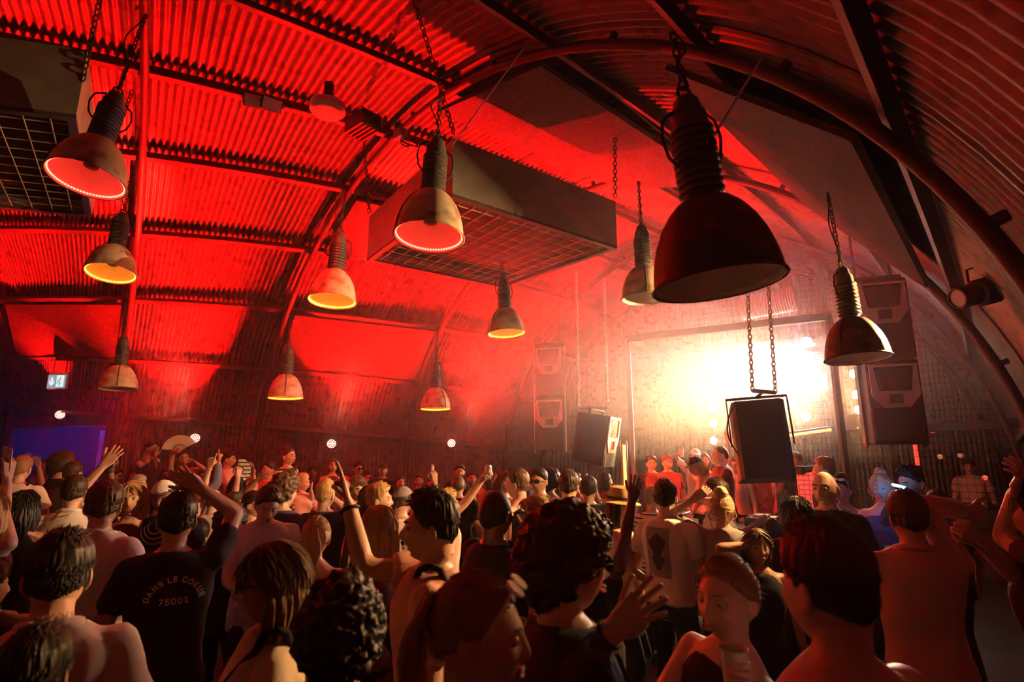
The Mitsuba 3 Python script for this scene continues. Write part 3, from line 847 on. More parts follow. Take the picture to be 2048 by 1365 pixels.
# dj booth
bx_ = at(1432, 1040, 6.75)
Rb = np.stack([sx, sy, [0, 0, 1]], 1)
B0 = np.array([bx_[0], bx_[1], 0])
k = thing('booth_table', 'black dj booth table with a curved pale edge in front of the stage', 'table')
add('table_top', place(bevel(2.1, .75, .05, .01), Rb, B0 + [0, 0, 1.12]), M_BLACK, k)
add('front_panel', place(bevel(2.0, .04, .95, .006), Rb, B0 - sy * .33 + [0, 0, .62]), M_WALLDARK, k)
for s_ in (-1, 1):
    add('side_panel', place(bevel(.04, .7, .95, .006), Rb, B0 + sx * s_ * 1.0 + [0, 0, .62]), M_WALLDARK, k)
add('edge_strip', tube(np.array([B0 + Rb @ np.array([x, -.39 - .10 * (1 - (x / 1.05) ** 2), 1.12]) for x in np.linspace(-1.05, 1.05, 20)]), .02, 8), M_GALV, k, 40)


def deck(x, label):
    k_ = thing('media_player', label, 'dj player')
    c = B0 + Rb @ np.array([x, .02, 1.20])
    add('case', place(bevel(.32, .40, .10, .008), Rb, c), M_BLACK, k_)
    add('jog_wheel', place(lathe([(0, .03), (.085, .03), (.095, .022), (.098, 0)], 28), Rb, c + [0, 0, .05] - sy * .03), M_GREYPL, k_, 40)
    sc_ = add('display', place(bevel(.16, .08, .006, .002), Rb @ rx(20), c + sy * .14 + [0, 0, .06]), M_BLACK, k_)
    for i in range(2):
        add('button', place(trimesh.creation.cylinder(radius=.016, height=.012, sections=12), Rb, c + Rb @ np.array([-.12, -.10 - .05 * i, .055])), M_REDPAINT, k_)


deck(-.52, 'left media player on the booth table')
deck(.52, 'right media player on the booth table')
k = thing('dj_mixer', 'dj mixer with rows of small knobs between the two players', 'mixer')
c = B0 + Rb @ np.array([0, .02, 1.20])
add('case', place(bevel(.34, .40, .11, .008), Rb, c), M_BLACK, k)
for i in range(5):
    for j in range(4):
        add('knob', place(trimesh.creation.cylinder(radius=.011, height=.022, sections=8), Rb, c + Rb @ np.array([-.12 + .06 * i, -.02 + .05 * j, .064])), M_GREYPL, k)
for i in range(4):
    add('fader', place(bevel(.02, .03, .02, .003), Rb, c + Rb @ np.array([-.105 + .07 * i, -.13 + .02 * (i % 2), .064])), M_WHITEPL, k)
e = add('blue_led', place(bevel(.05, .02, .012, .002), Rb, c + Rb @ np.array([.05, -.19, .06])), M_WHITEPL, k)
scene[e]['emitter'] = area(np.array([.1, .3, 1.0]) * 6, .03)
for i in range(3):
    P = np.array([B0 + Rb @ np.array([-.5 + .45 * i + .5 * t, -.36 - .03 * math.sin(5 * t), 1.12 - .22 * math.sin(math.pi * t)]) for t in np.linspace(0, 1, 16)])
    add('cable', tube(P, .008, 6), M_RUBBER, smooth=True, label=('left', 'middle', 'right')[i] + ' cable drooping over the front of the booth table', cat='cable')

# red lit rack with a white wire front right of the booth
c = at(1620, 985, 7.1)
k = thing('light_rack', 'red glowing panel behind a pale square wire grid beside the booth', 'light panel')
add('rack_case', place(bevel(.30, .12, .62, .01), rz(-20), c + rz(-20) @ np.array([0, .09, 0])), M_BLACK, k)
e = add('glowing_sheet', place(bevel(.27, .012, .58, .003), rz(-20), c + rz(-20) @ np.array([0, .02, 0])), M_WHITEPL, k)
scene[e]['emitter'] = area(np.array([1.0, .03, .03]) * 1.3, .3)
for i in range(5):
    add('grid_wire', place(tube([(-.12 + .06 * i, 0, -.29), (-.12 + .06 * i, 0, .29)], .006, 5), rz(-20), c), M_WHITEPL, k)
for i in range(10):
    add('grid_wire', place(tube([(-.135, -.005, -.27 + .06 * i), (.135, -.005, -.27 + .06 * i)], .006, 5), rz(-20), c), M_WHITEPL, k)
c = at(1508, 985, 7.6)
k = thing('amp_case', 'orange lit flight case with scribbled drawing behind the booth', 'case')
add('case', place(bevel(.5, .4, .55, .01), Rb, c), M_REDPAINT, k)
for i in range(6):
    t = np.linspace(0, 1, 14)
    P = np.array([c + Rb @ np.array([-.2 + .4 * u, -.208, -.2 + .07 * i + .05 * math.sin(9 * u + 2.3 * i)]) for u in t])
    add('drawn_line', tube(P, .006, 5), M_CUPLINE, k)
c = at(1618, 868, 8.8)
k = thing('tube_light', 'slanted orange glowing strip between the stage lamps and the crowd', 'tube light')
e = add('tube', tube([at(1575, 872, 8.8), at(1662, 860, 8.8)], .022, 8), M_WHITEPL, k, 40)
scene[e]['emitter'] = area(np.array([1.0, .22, .02]) * 3, .2)
add('channel', tube([at(1572, 868, 8.86), at(1665, 856, 8.86)], .03, 8), M_STEEL, k, 40)

# bar corner in the dark on the right
bc_ = rib_plane(1905, 975, 2.6)
k = thing('bar_counter', 'dark bar counter far right behind the wire mesh', 'bar')
e1, e2 = rib_plane(1790, 990, 4.2), rib_plane(1990, 985, 4.2)
u_ = (e2 - e1) / np.linalg.norm(e2 - e1)
for z, h_, w_, mm in ((.55, 1.1, .5, M_WALLDARK), (1.12, .06, .62, M_BLACK)):
    add('counter_top' if z > 1 else 'counter_front', beam([e1[0], e1[1], z], [e2[0], e2[1], z], w_, h_), mm, k)
p = at(1832, 905, 8.9)
k = thing('tube_light', 'short upright red light strip behind the right speaker stack', 'tube light')
e = add('tube', place(bevel(.06, .03, .42, .006), None, p), M_WHITEPL, k)
scene[e]['emitter'] = area(np.array([1.0, .05, .03]) * 1.1, .2)
add('channel', place(bevel(.09, .03, .46, .006), None, p + [0, .035, 0]), M_STEEL, k)
for i, (px, py, c_, I_, nm) in enumerate(((1865, 862, (1, .02, .02), 3.0, 'tiny red indicator lamp above the bar'), (1880, 914, (1, .35, .15), .35, 'left one of two small round bar lamps'), (1921, 912, (1, .35, .15), .25, 'right one of two small round bar lamps'), (1970, 956, (1, .12, .06), .9, 'small red lamp at the right end of the bar'))):
    p = at(px, py, 9.0)
    k = thing('bar_lamp', nm, 'lamp')
    e = add('globe', place(trimesh.creation.icosphere(2, .04), None, p), M_WHITEPL, k, True)
    scene[e]['emitter'] = area(np.array(c_) * I_, .05)
    add('socket', tube([p + [0, 0, .035], p + [0, 0, .10]], .018, 8), M_BLACK, k)

# ---------------------------------------------------------------- people
SKIN = {'fair': mat('skin_fair', (0.54, 0.34, 0.25), 0.45, specular=0.4), 'tan': mat('skin_tan', (0.40, 0.23, 0.15), 0.42, specular=0.4),
        'dark': mat('skin_dark', (0.16, 0.085, 0.055), 0.38, specular=0.45)}
HAIRC = {'black': (0.012, 0.010, 0.009), 'dark': (0.035, 0.022, 0.014), 'brown': (0.10, 0.055, 0.028), 'blond': (0.46, 0.30, 0.13), 'grey': (0.30, 0.28, 0.25), 'fairbrown': (0.24, 0.14, 0.065)}
HAIRM = {k_: mat('hair_' + k_, c_, 0.5, specular=0.3) for k_, c_ in HAIRC.items()}
CLOTHC = {'black': (0.014, 0.013, 0.014), 'charcoal': (0.045, 0.043, 0.045), 'navy': (0.05, 0.06, 0.14), 'white': (0.70, 0.67, 0.64), 'cream': (0.58, 0.48, 0.36), 'grey': (0.24, 0.22, 0.22),
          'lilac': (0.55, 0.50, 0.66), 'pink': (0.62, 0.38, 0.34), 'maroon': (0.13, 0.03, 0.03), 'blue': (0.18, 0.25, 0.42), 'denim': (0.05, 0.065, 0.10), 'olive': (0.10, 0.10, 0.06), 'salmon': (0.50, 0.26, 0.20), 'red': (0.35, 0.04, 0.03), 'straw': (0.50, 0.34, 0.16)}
CLOTHM = {k_: mat('cloth_' + k_, c_, 0.92, sheen=0.4, specular=0.2) for k_, c_ in CLOTHC.items()}


def stripes(p, n, uv):
    return mikit.mix((0.03, 0.03, 0.04), (0.60, 0.56, 0.52), mikit.smoothstep(0.42, 0.5, dr.abs(dr.sin(p.z * 75.0))))


def paisley(p, n, uv):
    v = mikit.fbm(p.x * 26, p.y * 26, p.z * 26, octaves=2)
    return mikit.mix((0.04, 0.03, 0.02), (0.50, 0.34, 0.16), mikit.smoothstep(0.48, 0.56, v))


CLOTHM['stripe'] = mat('cloth_stripe', mikit.proc(stripes), 0.9)
CLOTHM['pattern'] = mat('cloth_pattern', mikit.proc(paisley), 0.9)
M_EYE = mat('eye', (0.34, 0.31, 0.29), 0.2)
M_IRIS = mat('iris', (0.02, 0.015, 0.012), 0.1)
M_LIP = mat('lip', (0.38, 0.13, 0.11), 0.4)

TORSO = {'m': np.array([(.80, .10, .085, 0), (.88, .168, .118, 0), (.95, .172, .122, 0), (1.05, .158, .108, .004), (1.15, .155, .106, .006), (1.27, .172, .122, .006), (1.37, .186, .126, .004), (1.43, .172, .108, 0), (1.475, .125, .085, -.006), (1.515, .062, .062, -.006)]),
         'f': np.array([(.80, .10, .085, 0), (.88, .168, .122, 0), (.95, .180, .128, 0), (1.05, .148, .102, .002), (1.13, .130, .096, .004), (1.24, .144, .118, .016), (1.33, .152, .122, .018), (1.41, .146, .098, .004), (1.465, .105, .078, -.004), (1.515, .052, .054, -.004)])}
ARM = {'m': (.178, .290, .265, .056, .043, .029), 'f': (.154, .272, .248, .046, .036, .024)}
SPH = {n_: np.asarray(trimesh.creation.icosphere(n_).vertices) for n_ in (1, 2)}


def hull_ball(*balls, n=1):
    """hull of balls (centre, radius)"""
    return m3.Manifold.hull_points(np.vstack([SPH[n] * r + np.asarray(c) for c, r in balls]))


def to_man(m):
    return m3.Manifold(m3.Mesh(np.asarray(m.vertices, np.float32), np.asarray(m.faces, np.uint32)))


def union(ms):
    return m3.Manifold.batch_boolean(ms, m3.OpType.Add)


def relax(m, it=6, lam=.5, mu=-.52):
    v, f = np.asarray(m.vertices, float), np.asarray(m.faces)
    import scipy.sparse as sp
    e = np.vstack([f[:, [0, 1]], f[:, [1, 2]], f[:, [2, 0]]])
    n = len(v)
    A = sp.coo_matrix((np.ones(len(e)), (e[:, 0], e[:, 1])), (n, n)).tocsr()
    A = ((A + A.T) > 0).astype(float)
    D = sp.diags(1 / np.maximum(np.asarray(A.sum(1)).ravel(), 1)) @ A
    for i in range(it):
        v = v + lam * (D @ v - v)
        v = v + mu * (D @ v - v)
    return trimesh.Trimesh(v, f, process=False)


def loft(rings):
    """closed tube through rings (k, n, 3)"""
    R = np.asarray(rings)
    k_, n_ = R.shape[:2]
    v = np.vstack([R.reshape(-1, 3), R[0].mean(0), R[-1].mean(0)])
    i, j = np.meshgrid(np.arange(k_ - 1), np.arange(n_), indexing='ij')
    q = np.stack([i * n_ + j, i * n_ + (j + 1) % n_, (i + 1) * n_ + (j + 1) % n_, (i + 1) * n_ + j], -1).reshape(-1, 4)
    a = np.arange(n_)
    f = np.vstack([q[:, [0, 1, 2]], q[:, [0, 2, 3]], np.stack([a * 0 + k_ * n_, (a + 1) % n_, a], 1), np.stack([a * 0 + k_ * n_ + 1, (k_ - 1) * n_ + a, (k_ - 1) * n_ + (a + 1) % n_], 1)])
    return trimesh.Trimesh(v, f, process=False)


def torso_rings(sex, z0, z1, off=0.0, n=20, k=12, flare=0.0):
    t = TORSO[sex]
    zs = np.linspace(z0, z1, k)
    w, d, y = (np.interp(zs, t[:, 0], t[:, i]) for i in (1, 2, 3))
    if off:
        w, d = w + off, d + off
        low = np.clip((1.0 - zs) / .25, 0, 1)
        w, d = w + flare * low, d + flare * low
        w = np.maximum(w, np.where(zs < .95, .19 if sex == 'm' else .19, 0))
        d = np.maximum(d, np.where(zs < .95, .13, 0))
    a = np.arange(n) * 2 * np.pi / n
    ca, sa = np.cos(a), np.sin(a)
    e = .85
    return np.stack([np.sign(ca) * np.abs(ca) ** e * w[:, None], np.sign(sa) * np.abs(sa) ** e * d[:, None] + y[:, None], np.repeat(zs[:, None], n, 1)], -1)


def g2(x, s):
    return np.exp(-(x / s) ** 2)


def head_shape(d, sex, seed=0, fat=1.0):
    """points of a head for unit directions d; face towards +y, chin to crown 0.236 m about the origin"""
    r_ = np.random.default_rng(seed)
    k_ = r_.uniform(-1, 1, 6)
    x, y, z = (d * [.0765 * fat, .098, .118]).T
    y = np.where(y < 0, y * 1.02, y)
    low = np.clip((-.01 - z) / .10, 0, 1)
    x = x * (1 - (.30 if sex == 'f' else .22) * low ** 1.3)
    y = np.where(y < 0, y * (1 - .38 * low), y)
    x = x * (1 - .05 * np.clip((z - .05) / .07, 0, 1))
    f = np.clip(y / .07, 0, 1)
    y = y - .010 * f * g2(z - .075, .05)
    nose_z = np.where(z > -.028, g2(z + .028, .034), g2(z + .028, .011))
    y = y + f * ((.025 + .005 * k_[0]) * g2(x, .0125 + .003 * np.clip((-z) / .03, 0, 1)) * nose_z)
    y = y - f * .011 * (g2(x - .031, .016) + g2(x + .031, .016)) * g2(z - .008, .013)
    y = y + f * (.006 if sex == 'm' else .003) * g2(z - .031, .010) * g2(x, .052)
    y = y + f * .0045 * (g2(x - .044, .02) + g2(x + .044, .02)) * g2(z + .026, .02)
    y = y + f * (.0055 * g2(z + .052, .0065) + .0060 * g2(z + .067, .007)) * g2(x, .021)
    y = y - f * .005 * g2(z + .0595, .003) * g2(x, .024)
    y = y + f * (.011 + .004 * k_[1]) * g2(z + .098, .017) * g2(x, .024)
    y = y - f * .004 * g2(z + .082, .007) * g2(x, .02)
    return np.stack([x, y, z], 1)


ICO = {n_: trimesh.creation.icosphere(n_) for n_ in (3, 4, 5)}
_heads = {}


def head_mesh(sex, lod, seed):
    key = (sex, lod, seed)
    if key not in _heads:
        ico = ICO[lod]
        m = trimesh.Trimesh(head_shape(np.asarray(ico.vertices), sex, seed), ico.faces, process=False)
        ears = []
        for s_ in (-1, 1):
            b = SPH[2] * [.009, .021, .032]
            b = b @ rz(s_ * 25).T @ rx(-10).T + [s_ * .0775, -.010, -.004]
            lobe = SPH[2] * [.007, .010, .010] + [s_ * .073, -.004, -.032]
            ears += [m3.Manifold.hull_points(b), m3.Manifold.hull_points(lobe)]
            ears.append(m3.Manifold.hull_points(SPH[1] * [.010, .012, .020] + [s_ * .070, -.008, -.004]))
        _heads[key] = union([to_man(m)] + ears)
    return _heads[key]


def hair_shell(style, sex, lod, seed, thick=.02):
    d = np.asarray(ICO[lod].vertices)
    base = head_shape(d, sex, seed)
    n = meshkit.noise
    az = np.arctan2(d[:, 0], d[:, 1])          # 0 at the face
    # hairline: height of the edge by azimuth, from the forehead round the ears to the nape
    knots = {'buzz': (.62, .50, .05, -.30, -.62), 'short': (.60, .48, .05, -.25, -.52), 'curly': (.52, .38, .0, -.45, -.75), 'long': (.60, .42, -.15, -.8, -.95), 'up': (.62, .5, .12, -.2, -.6),
             'cap': (.40, .38, .36, .30, .28)}
    kn = knots.get(style, knots['short'])
    edge = np.interp(np.abs(az), [0, .75, 1.45, 1.9, math.pi], kn)
    m = np.clip((d[:, 2] - edge) / .12, 0, 1)
    m = m * m * (3 - 2 * m)
    q = np.stack([az * 9, d[:, 2] * 2.2, d[:, 1] * 3], 1) + seed
    th = np.full(len(d), thick)
    if style == 'buzz':
        th = th * .25
    elif style == 'curly':
        th = th * (1.0 + .9 * n(base * 70 + seed, 3)) + .012 * np.clip(d[:, 2], 0, 1) + .014 * (n(base * 130, 5) - .5)
    elif style == 'short':
        th = th * (.16 + 1.0 * np.clip((d[:, 2] - .15) / .5, 0, 1)) + .010 * (n(q * [2.2, 1, 2], 2) - .5) + .012 * np.clip(d[:, 2] - .5, 0, 1) * (n(base * 60, 8))
    elif style in ('long', 'up'):
        th = th * (.75 + .3 * n(q * [3, .6, 1], 2)) + .004 * (n(q * [7, .5, 1], 4) - .5)
    elif style == 'cap':
        th = np.full(len(d), .012)
    out = base + d * (m * th - (1 - m) * .010)[:, None]
    return trimesh.Trimesh(out, ICO[lod].faces, process=False)


def locks(n, rs, sex, length, width=.013, spread=1.0, sides=6, az0=1.42, start=.25, wavy=.012, behind=0.0, flow=(0, 0)):
    """locks of long hair falling from the back and sides of the head"""
    out = []
    for i in range(n):
        az = (az0 + (2 * math.pi - 2 * az0) * (i + rs.uniform(.2, .8)) / n)
        z0 = start + rs.uniform(-.12, .25)
        dd = np.array([math.sin(az) * math.sqrt(max(0, 1 - z0 * z0)), math.cos(az) * math.sqrt(max(0, 1 - z0 * z0)), z0])
        p0 = dd * [.083, .104, .124]
        L = length * rs.uniform(.85, 1.1)
        t = np.linspace(0, 1, 9)
        ph, w_ = rs.uniform(0, 6), wavy * rs.uniform(.5, 1.5)
        hor = np.array([dd[0], dd[1], 0]) / math.hypot(dd[0], dd[1])
        bulge = .018 * np.sin(np.pi * np.clip(t * 1.6, 0, 1)) - .028 * np.clip(t - .35, 0, 1) * spread
        pts = p0 + hor * bulge[:, None] + np.outer(-t * L, [0, 0, 1]) + np.stack([np.sin(ph + 6 * t) * w_, np.cos(ph * 2 + 5 * t) * w_ * .6 - behind * t, 0 * t], 1) * t[:, None] ** .5 + np.outer(t ** 1.5, [flow[0], flow[1], 0])
        out.append(tube(pts, width * np.array([.7, 1.0, 1.15, 1.2, 1.15, 1.05, .9, .65, .15]), sides))
    return cat_(out)


def strands(n, rs, style, sex, seed, lod):
    """short tapered tufts over the scalp, combed by style"""
    out = []
    kn = {'short': (.66, .52, .14, -.12, -.38), 'up': (.66, .54, .16, -.1, -.5), 'long': (.66, .5, .1, .0, -.2), 'curly': (.55, .4, .0, -.4, -.7), 'buzz': (.7, .6, .2, 0, -.3)}[style]
    d = rs.normal(size=(n * 3, 3))
    d /= np.linalg.norm(d, axis=1, keepdims=True)
    az = np.arctan2(d[:, 0], d[:, 1])
    d = d[d[:, 2] > np.interp(np.abs(az), [0, .75, 1.45, 1.9, math.pi], kn)][:n]
    base = head_shape(d, sex, seed)
    for q, b in zip(d, base):
        comb = {'short': np.array([rs.normal() * .3, .25 + .5 * q[2], .55]), 'up': np.array([-q[0] * .4, -1.0, .1]), 'long': np.array([q[0] * 1.2, -.35, -.9]), 'curly': rs.normal(size=3), 'buzz': np.array([0, -.5, 0.])}[style]
        if style == 'short' and q[2] < .45:
            comb = np.array([rs.normal() * .2, -.4, -1.0])
        t_ = comb - q * (comb @ q)
        t_ /= np.linalg.norm(t_) + 1e-9
        L = {'short': .007 + .042 * max(q[2] - .2, 0), 'up': .07, 'long': .08, 'curly': .035, 'buzz': .008}[style] * rs.uniform(.7, 1.3)
        off = {'short': .003 + .022 * max(q[2] - .1, 0), 'up': .010, 'long': .016, 'curly': .034, 'buzz': .003}[style] * rs.uniform(.8, 1.15)
        u = np.linspace(0, 1, 4 if style != 'curly' else 6)[:, None]
        if style == 'curly':
            w_ = np.cross(q, t_)
            pts = b + q * off + (np.cos(u * 6) * t_ + np.sin(u * 6) * w_) * .013 + q * u * .012
            r_ = .0046
        else:
            lift = .55 if style == 'short' else .12
            pts = b + q * off + (t_ + q * lift) * u * L - q * (u ** 2) * (L * L / .22 if style != 'short' else L * .18)
            r_ = {'short': .0042 if lod > 1 else .0062, 'up': .0048, 'long': .005, 'buzz': .002}[style]
        out.append(tube(pts, r_ * np.linspace(1.1, .3 if style != 'curly' else .8, len(pts)), 4))
    return cat_(out)


_hands = {}
CURL = {'open': [(4, 6, 4)] * 4, 'relax': [(22, 30, 18), (28, 34, 20), (32, 36, 22), (36, 38, 24)], 'point': [(2, 4, 2), (78, 92, 50), (82, 94, 52), (84, 94, 52)],
        'fist': [(80, 92, 50)] * 4, 'grip': [(38, 58, 36), (40, 60, 36), (42, 60, 36), (44, 62, 38)], 'peace': [(2, 4, 2), (3, 4, 2), (82, 94, 52), (84, 94, 52)]}


def hand_mesh(pose, lod):
    """right hand: wrist at the origin, fingers along +z, palm towards +y, thumb at -x"""
    if (pose, lod) in _hands:
        return _hands[pose, lod]
    n = 2 if lod > 0 else 1
    parts = [hull_ball(((-.026, 0, .0), .013), ((.024, 0, .0), .013), ((-.034, 0, .08), .0125), ((.034, 0, .075), .0115), ((-.03, .004, .035), .014), ((.03, .006, .03), .015), n=n),
             hull_ball(((-.014, 0, -.03), .019), ((.014, 0, -.03), .019), ((-.02, 0, .012), .015), ((.02, 0, .012), .015), n=n)]
    sp = {'open': 9, 'peace': 9}.get(pose, 3)
    for i, (x, L, cu) in enumerate(zip((-.030, -.010, .011, .029), (.074, .082, .076, .060), CURL[pose])):
        p, ang = np.array([x, 0, .084 - .004 * (i == 3)]), 0
        r = .0098 - .0008 * (i == 3)
        fan = rz(0) @ ry((i - 1.4) * sp)
        for j, (frac, c) in enumerate(zip((.45, .30, .25), cu)):
            ang += c
            a = math.radians(ang)
            q = p + fan @ np.array([0, math.sin(a), math.cos(a)]) * L * frac
            parts.append(hull_ball((p, r * (1 - .08 * j)), (q, r * (.92 - .08 * j)), n=1))
            p = q
    if pose in ('open', 'peace', 'relax'):
        th = [(-.026, .004, .022), (-.056, .012, .050), (-.072, .016, .078), (-.080, .018, .098)] if pose != 'peace' else [(-.026, .006, .022), (-.044, .028, .045), (-.020, .042, .066), (.0, .044, .076)]
    elif pose == 'grip':
        th = [(-.026, .006, .022), (-.050, .032, .040), (-.046, .062, .056), (-.030, .080, .066)]
    else:
        th = [(-.026, .006, .022), (-.046, .030, .042), (-.026, .046, .062), (-.004, .050, .074)]
    for j in range(3):
        parts.append(hull_ball((th[j], .0135 - .0018 * j), (th[j + 1], .0115 - .0016 * j), n=1))
    m = union(parts)
    if lod > 0:
        m = m.refine_to_length(.006 if lod > 1 else .011)
        m = to_man(relax(tm(m), 4))
    _hands[pose, lod] = m
    return m


def ik(S, W, hint, l1, l2):
    d = W - S
    L = np.linalg.norm(d)
    if L > (l1 + l2) * .995:
        k_ = min(L / ((l1 + l2) * .995), 1.12)
        l1, l2 = l1 * k_, l2 * k_
        if L > (l1 + l2) * .995:
            W = S + d / L * (l1 + l2) * .995
            d, L = W - S, (l1 + l2) * .995
    a = (l1 * l1 - l2 * l2 + L * L) / (2 * L)
    h = math.sqrt(max(l1 * l1 - a * a, 0))
    u = d / L
    v = hint - u * (hint @ u)
    v = v / (np.linalg.norm(v) + 1e-9)
    return S + u * a + v * h, W


def man_xf(m, R, t):
    M = np.hstack([np.asarray(R), np.asarray(t).reshape(3, 1)])
    out = m.transform(M)
    return out


PEOPLE = []


def person(px, py, hs, face, sex, hair, hc, skin, top, tc, label, R='down', L='down', lean=0, side=0, yaw=0, pitch=0, tilt=0, bottom='trousers', bc='black', zf=0.0, rh='relax', lh='relax', group=None, hlen=.30,
           cap=None, glasses=None, strap=None, seed=None, collar=False, beard=False, hem=.80, bun=None, far=None, flow=(0, 0), palmR=None, palmL=None, headband=None, locks_n=None):
    d = F * (.236 if sex == 'm' else .226) / hs
    seed = seed if seed is not None else int(px * 7 + py * 13) % 9973
    rs = np.random.default_rng(seed)
    lod = 2 if d < 2.7 else (1 if d < 5.6 else 0)
    tgt = at(px, py, d)
    v = np.array([tgt[0], tgt[1]]) / np.hypot(tgt[0], tgt[1])
    fwd = -v * math.cos(math.radians(face)) + np.array([v[1], -v[0]]) * math.sin(math.radians(face))
    RW = np.array([[fwd[1], fwd[0], 0], [-fwd[0], fwd[1], 0], [0, 0, 1.0]])      # local x right, y forward

    def bend(p, w=None):
        p = np.atleast_2d(np.asarray(p, float))
        k_ = np.clip((p[:, 2] - .88) / .30, 0, 1) if w is None else np.full(len(p), w)
        a, b = np.radians(lean) * k_, np.radians(side) * k_
        q = p - [0, 0, .95]
        y, z = q[:, 1] * np.cos(a) + q[:, 2] * np.sin(a), -q[:, 1] * np.sin(a) + q[:, 2] * np.cos(a)
        x, z = q[:, 0] * np.cos(b) + z * np.sin(b), -q[:, 0] * np.sin(b) + z * np.cos(b)
        return np.stack([x, y, z], 1) + [0, 0, .95]

    RB = bend(np.eye(3) + [0, 0, .95], 1.0) - [0, 0, .95]
    RB = RB.T
    neck = bend([[0, -.004, 1.49]])[0]
    RH = RB @ rz(-yaw) @ ry(tilt) @ rx(pitch)
    hc_ = neck + RB @ np.array([0, .004, .052]) + RH @ np.array([0, .012, .090])
    ht = hc_ + RH @ np.array([0, -.01, .118])
    s = float(np.clip((tgt[2] - zf) / ht[2], .88, 1.13))
    off = RW @ (ht * s)
    base = np.array([tgt[0] - off[0], tgt[1] - off[1], tgt[2] - ht[2] * s])
    zfl = (zf - base[2]) / s                                            # floor in local units

    def W2L(p):
        return RW.T @ (np.asarray(p) - base) / s

    def L2W(p):
        return (np.asarray(p) * s) @ RW.T + base

    sx_, l1, l2, r0, r1, r2 = ARM[sex]
    key = fresh('person')
    lab(key, label, 'person', group)
    limbs, hands, joints, sleeves = [], [], {}, []
    for side_, spec, hp, pn in ((1, R, rh, palmR), (-1, L, lh, palmL)):
        S = bend([[side_ * sx_, -.005, 1.415]])[0]
        if isinstance(spec, str):
            Wl = {'down': [side_ * (sx_ + .10), .06, .90], 'drink': [side_ * .13, .30, 1.16], 'chest': [side_ * .06, .26, 1.27], 'hip': [side_ * .20, .08, 1.0], 'front': [side_ * .10, .32, 1.05], 'up': [side_ * .30, .12, 1.86],
                  'reach': [side_ * .12, .46, 1.36], 'mouth': [side_ * .05, .20, 1.46], 'head': [side_ * .09, .06, 1.66], 'clap': [side_ * .03, .33, 1.38], 'wave': [side_ * .34, .16, 1.62]}[spec]
            hint = {'down': [side_ * .3, -1, 0], 'up': [side_ * 1, .2, -.3], 'head': [side_ * 1, .3, .2], 'wave': [side_ * .6, 0, -1]}.get(spec, [side_ * .6, -.2, -1])
            Wp, hint = bend([Wl])[0], np.array(hint, float)
        else:
            wx, wy, wd = (list(spec['w']) + [0])[:3]
            Wp = W2L(at(wx, wy, d + wd))
            if 'e' in spec:
                ex, ey, ed = (list(spec['e']) + [0])[:3]
                hint = W2L(at(ex, ey, d + ed)) - S
            else:
                hint = np.array([side_ * .8, 0, -.6])
        if spec != 'down' and Wp[2] > 1.5:
            S = S + [0, 0, .03]
        E_, Wp = ik(S, Wp, hint, l1, l2)
        limbs += [hull_ball((S, r0), (S + (E_ - S) * .35, r0 * .92)), hull_ball((S + (E_ - S) * .3, r0 * .92), (E_, r1)), hull_ball((E_, r1), (E_ + (Wp - E_) * .3, r1 * 1.02)), hull_ball((E_ + (Wp - E_) * .25, r1 * 1.0), (Wp, r2)),
                  hull_ball((S, r0 * .95), (bend([[side_ * .07, -.01, 1.40]])[0], .07))]
        ax = (Wp - E_) / np.linalg.norm(Wp - E_)
        pnv = np.array(pn, float) if pn is not None else (np.array([-side_, .5, 0.]) if hp == 'grip' or spec == 'down' else np.array([0, 1.0, .25]))
        pnv = pnv - ax * (pnv @ ax)
        pnv /= np.linalg.norm(pnv) + 1e-9
        HR = np.stack([np.cross(pnv, ax), pnv, ax], 1)
        hm = hand_mesh(hp, lod)
        if side_ < 0:
            HR = HR @ np.diag([-1, 1, 1.0])
        hs_ = .97 if sex == 'm' else .88
        hands.append(man_xf(hm, HR * hs_, Wp + ax * .022))
        joints[side_] = dict(S=S, E=E_, W=Wp, ax=ax, pn=pnv, grip=Wp + ax * .085 * hs_ + pnv * .038 * hs_, out=HR[:, 0])
        sleeves.append((S, E_, Wp))
    legs, feet = [], []
    for side_ in (-1, 1):
        hip = np.array([side_ * .088, 0, .88])
        an = np.array([side_ * .11, -.02, zfl + .085])
        kn, an2 = ik(hip, an, np.array([side_ * .1, 1, 0.]), .42, .42)
        if np.linalg.norm(an - hip) > .84:
            kn, an2 = (hip + an) / 2 + [0, .01, 0], an
        legs += [hull_ball((hip, .088), (kn, .058)), hull_ball((kn, .058), (kn + (an - kn) * .35, .058), (an, .038))]
        feet.append((hip, kn, an))
        limbs.append(hull_ball((an, .036), (an + [0, .14, -.05], .03), (an + [0, -.04, -.05], .032)))
    tor = to_man(loft(bend(torso_rings(sex, .80, 1.515).reshape(-1, 3)).reshape(12, 20, 3)))
    nk = hull_ball((neck - RB @ np.array([0, .005, .04]), .060 if sex == 'm' else .050), (hc_ - RH @ np.array([0, .025, .06]), .056 if sex == 'm' else .047))
    res = (.020, .016, .012)[lod] if False else (.050, .032, .022)[lod]
    bod = union([tor, nk] + limbs + legs).refine_to_length(res)
    bod = to_man(relax(tm(bod), (5, 8, 18)[lod], .5, -.51)).simplify((.0045, .0022, .0010)[lod])
    hl = (3, 4, 5 if d < 2.2 else 4)[lod]
    hd = man_xf(head_mesh(sex, hl, seed % 5), RH * .995, hc_)
    full = tm(union([bod, hd] + hands).simplify((.0016, .0007, .0004)[lod]))
    put = lambda nm, m, b, sm=True, **kw: add(nm, place(m, RW * s, base), b, key, sm, **kw)
    scene[key] = mikit.ply(place(full, RW * s, base), SKIN[skin], smooth=40)

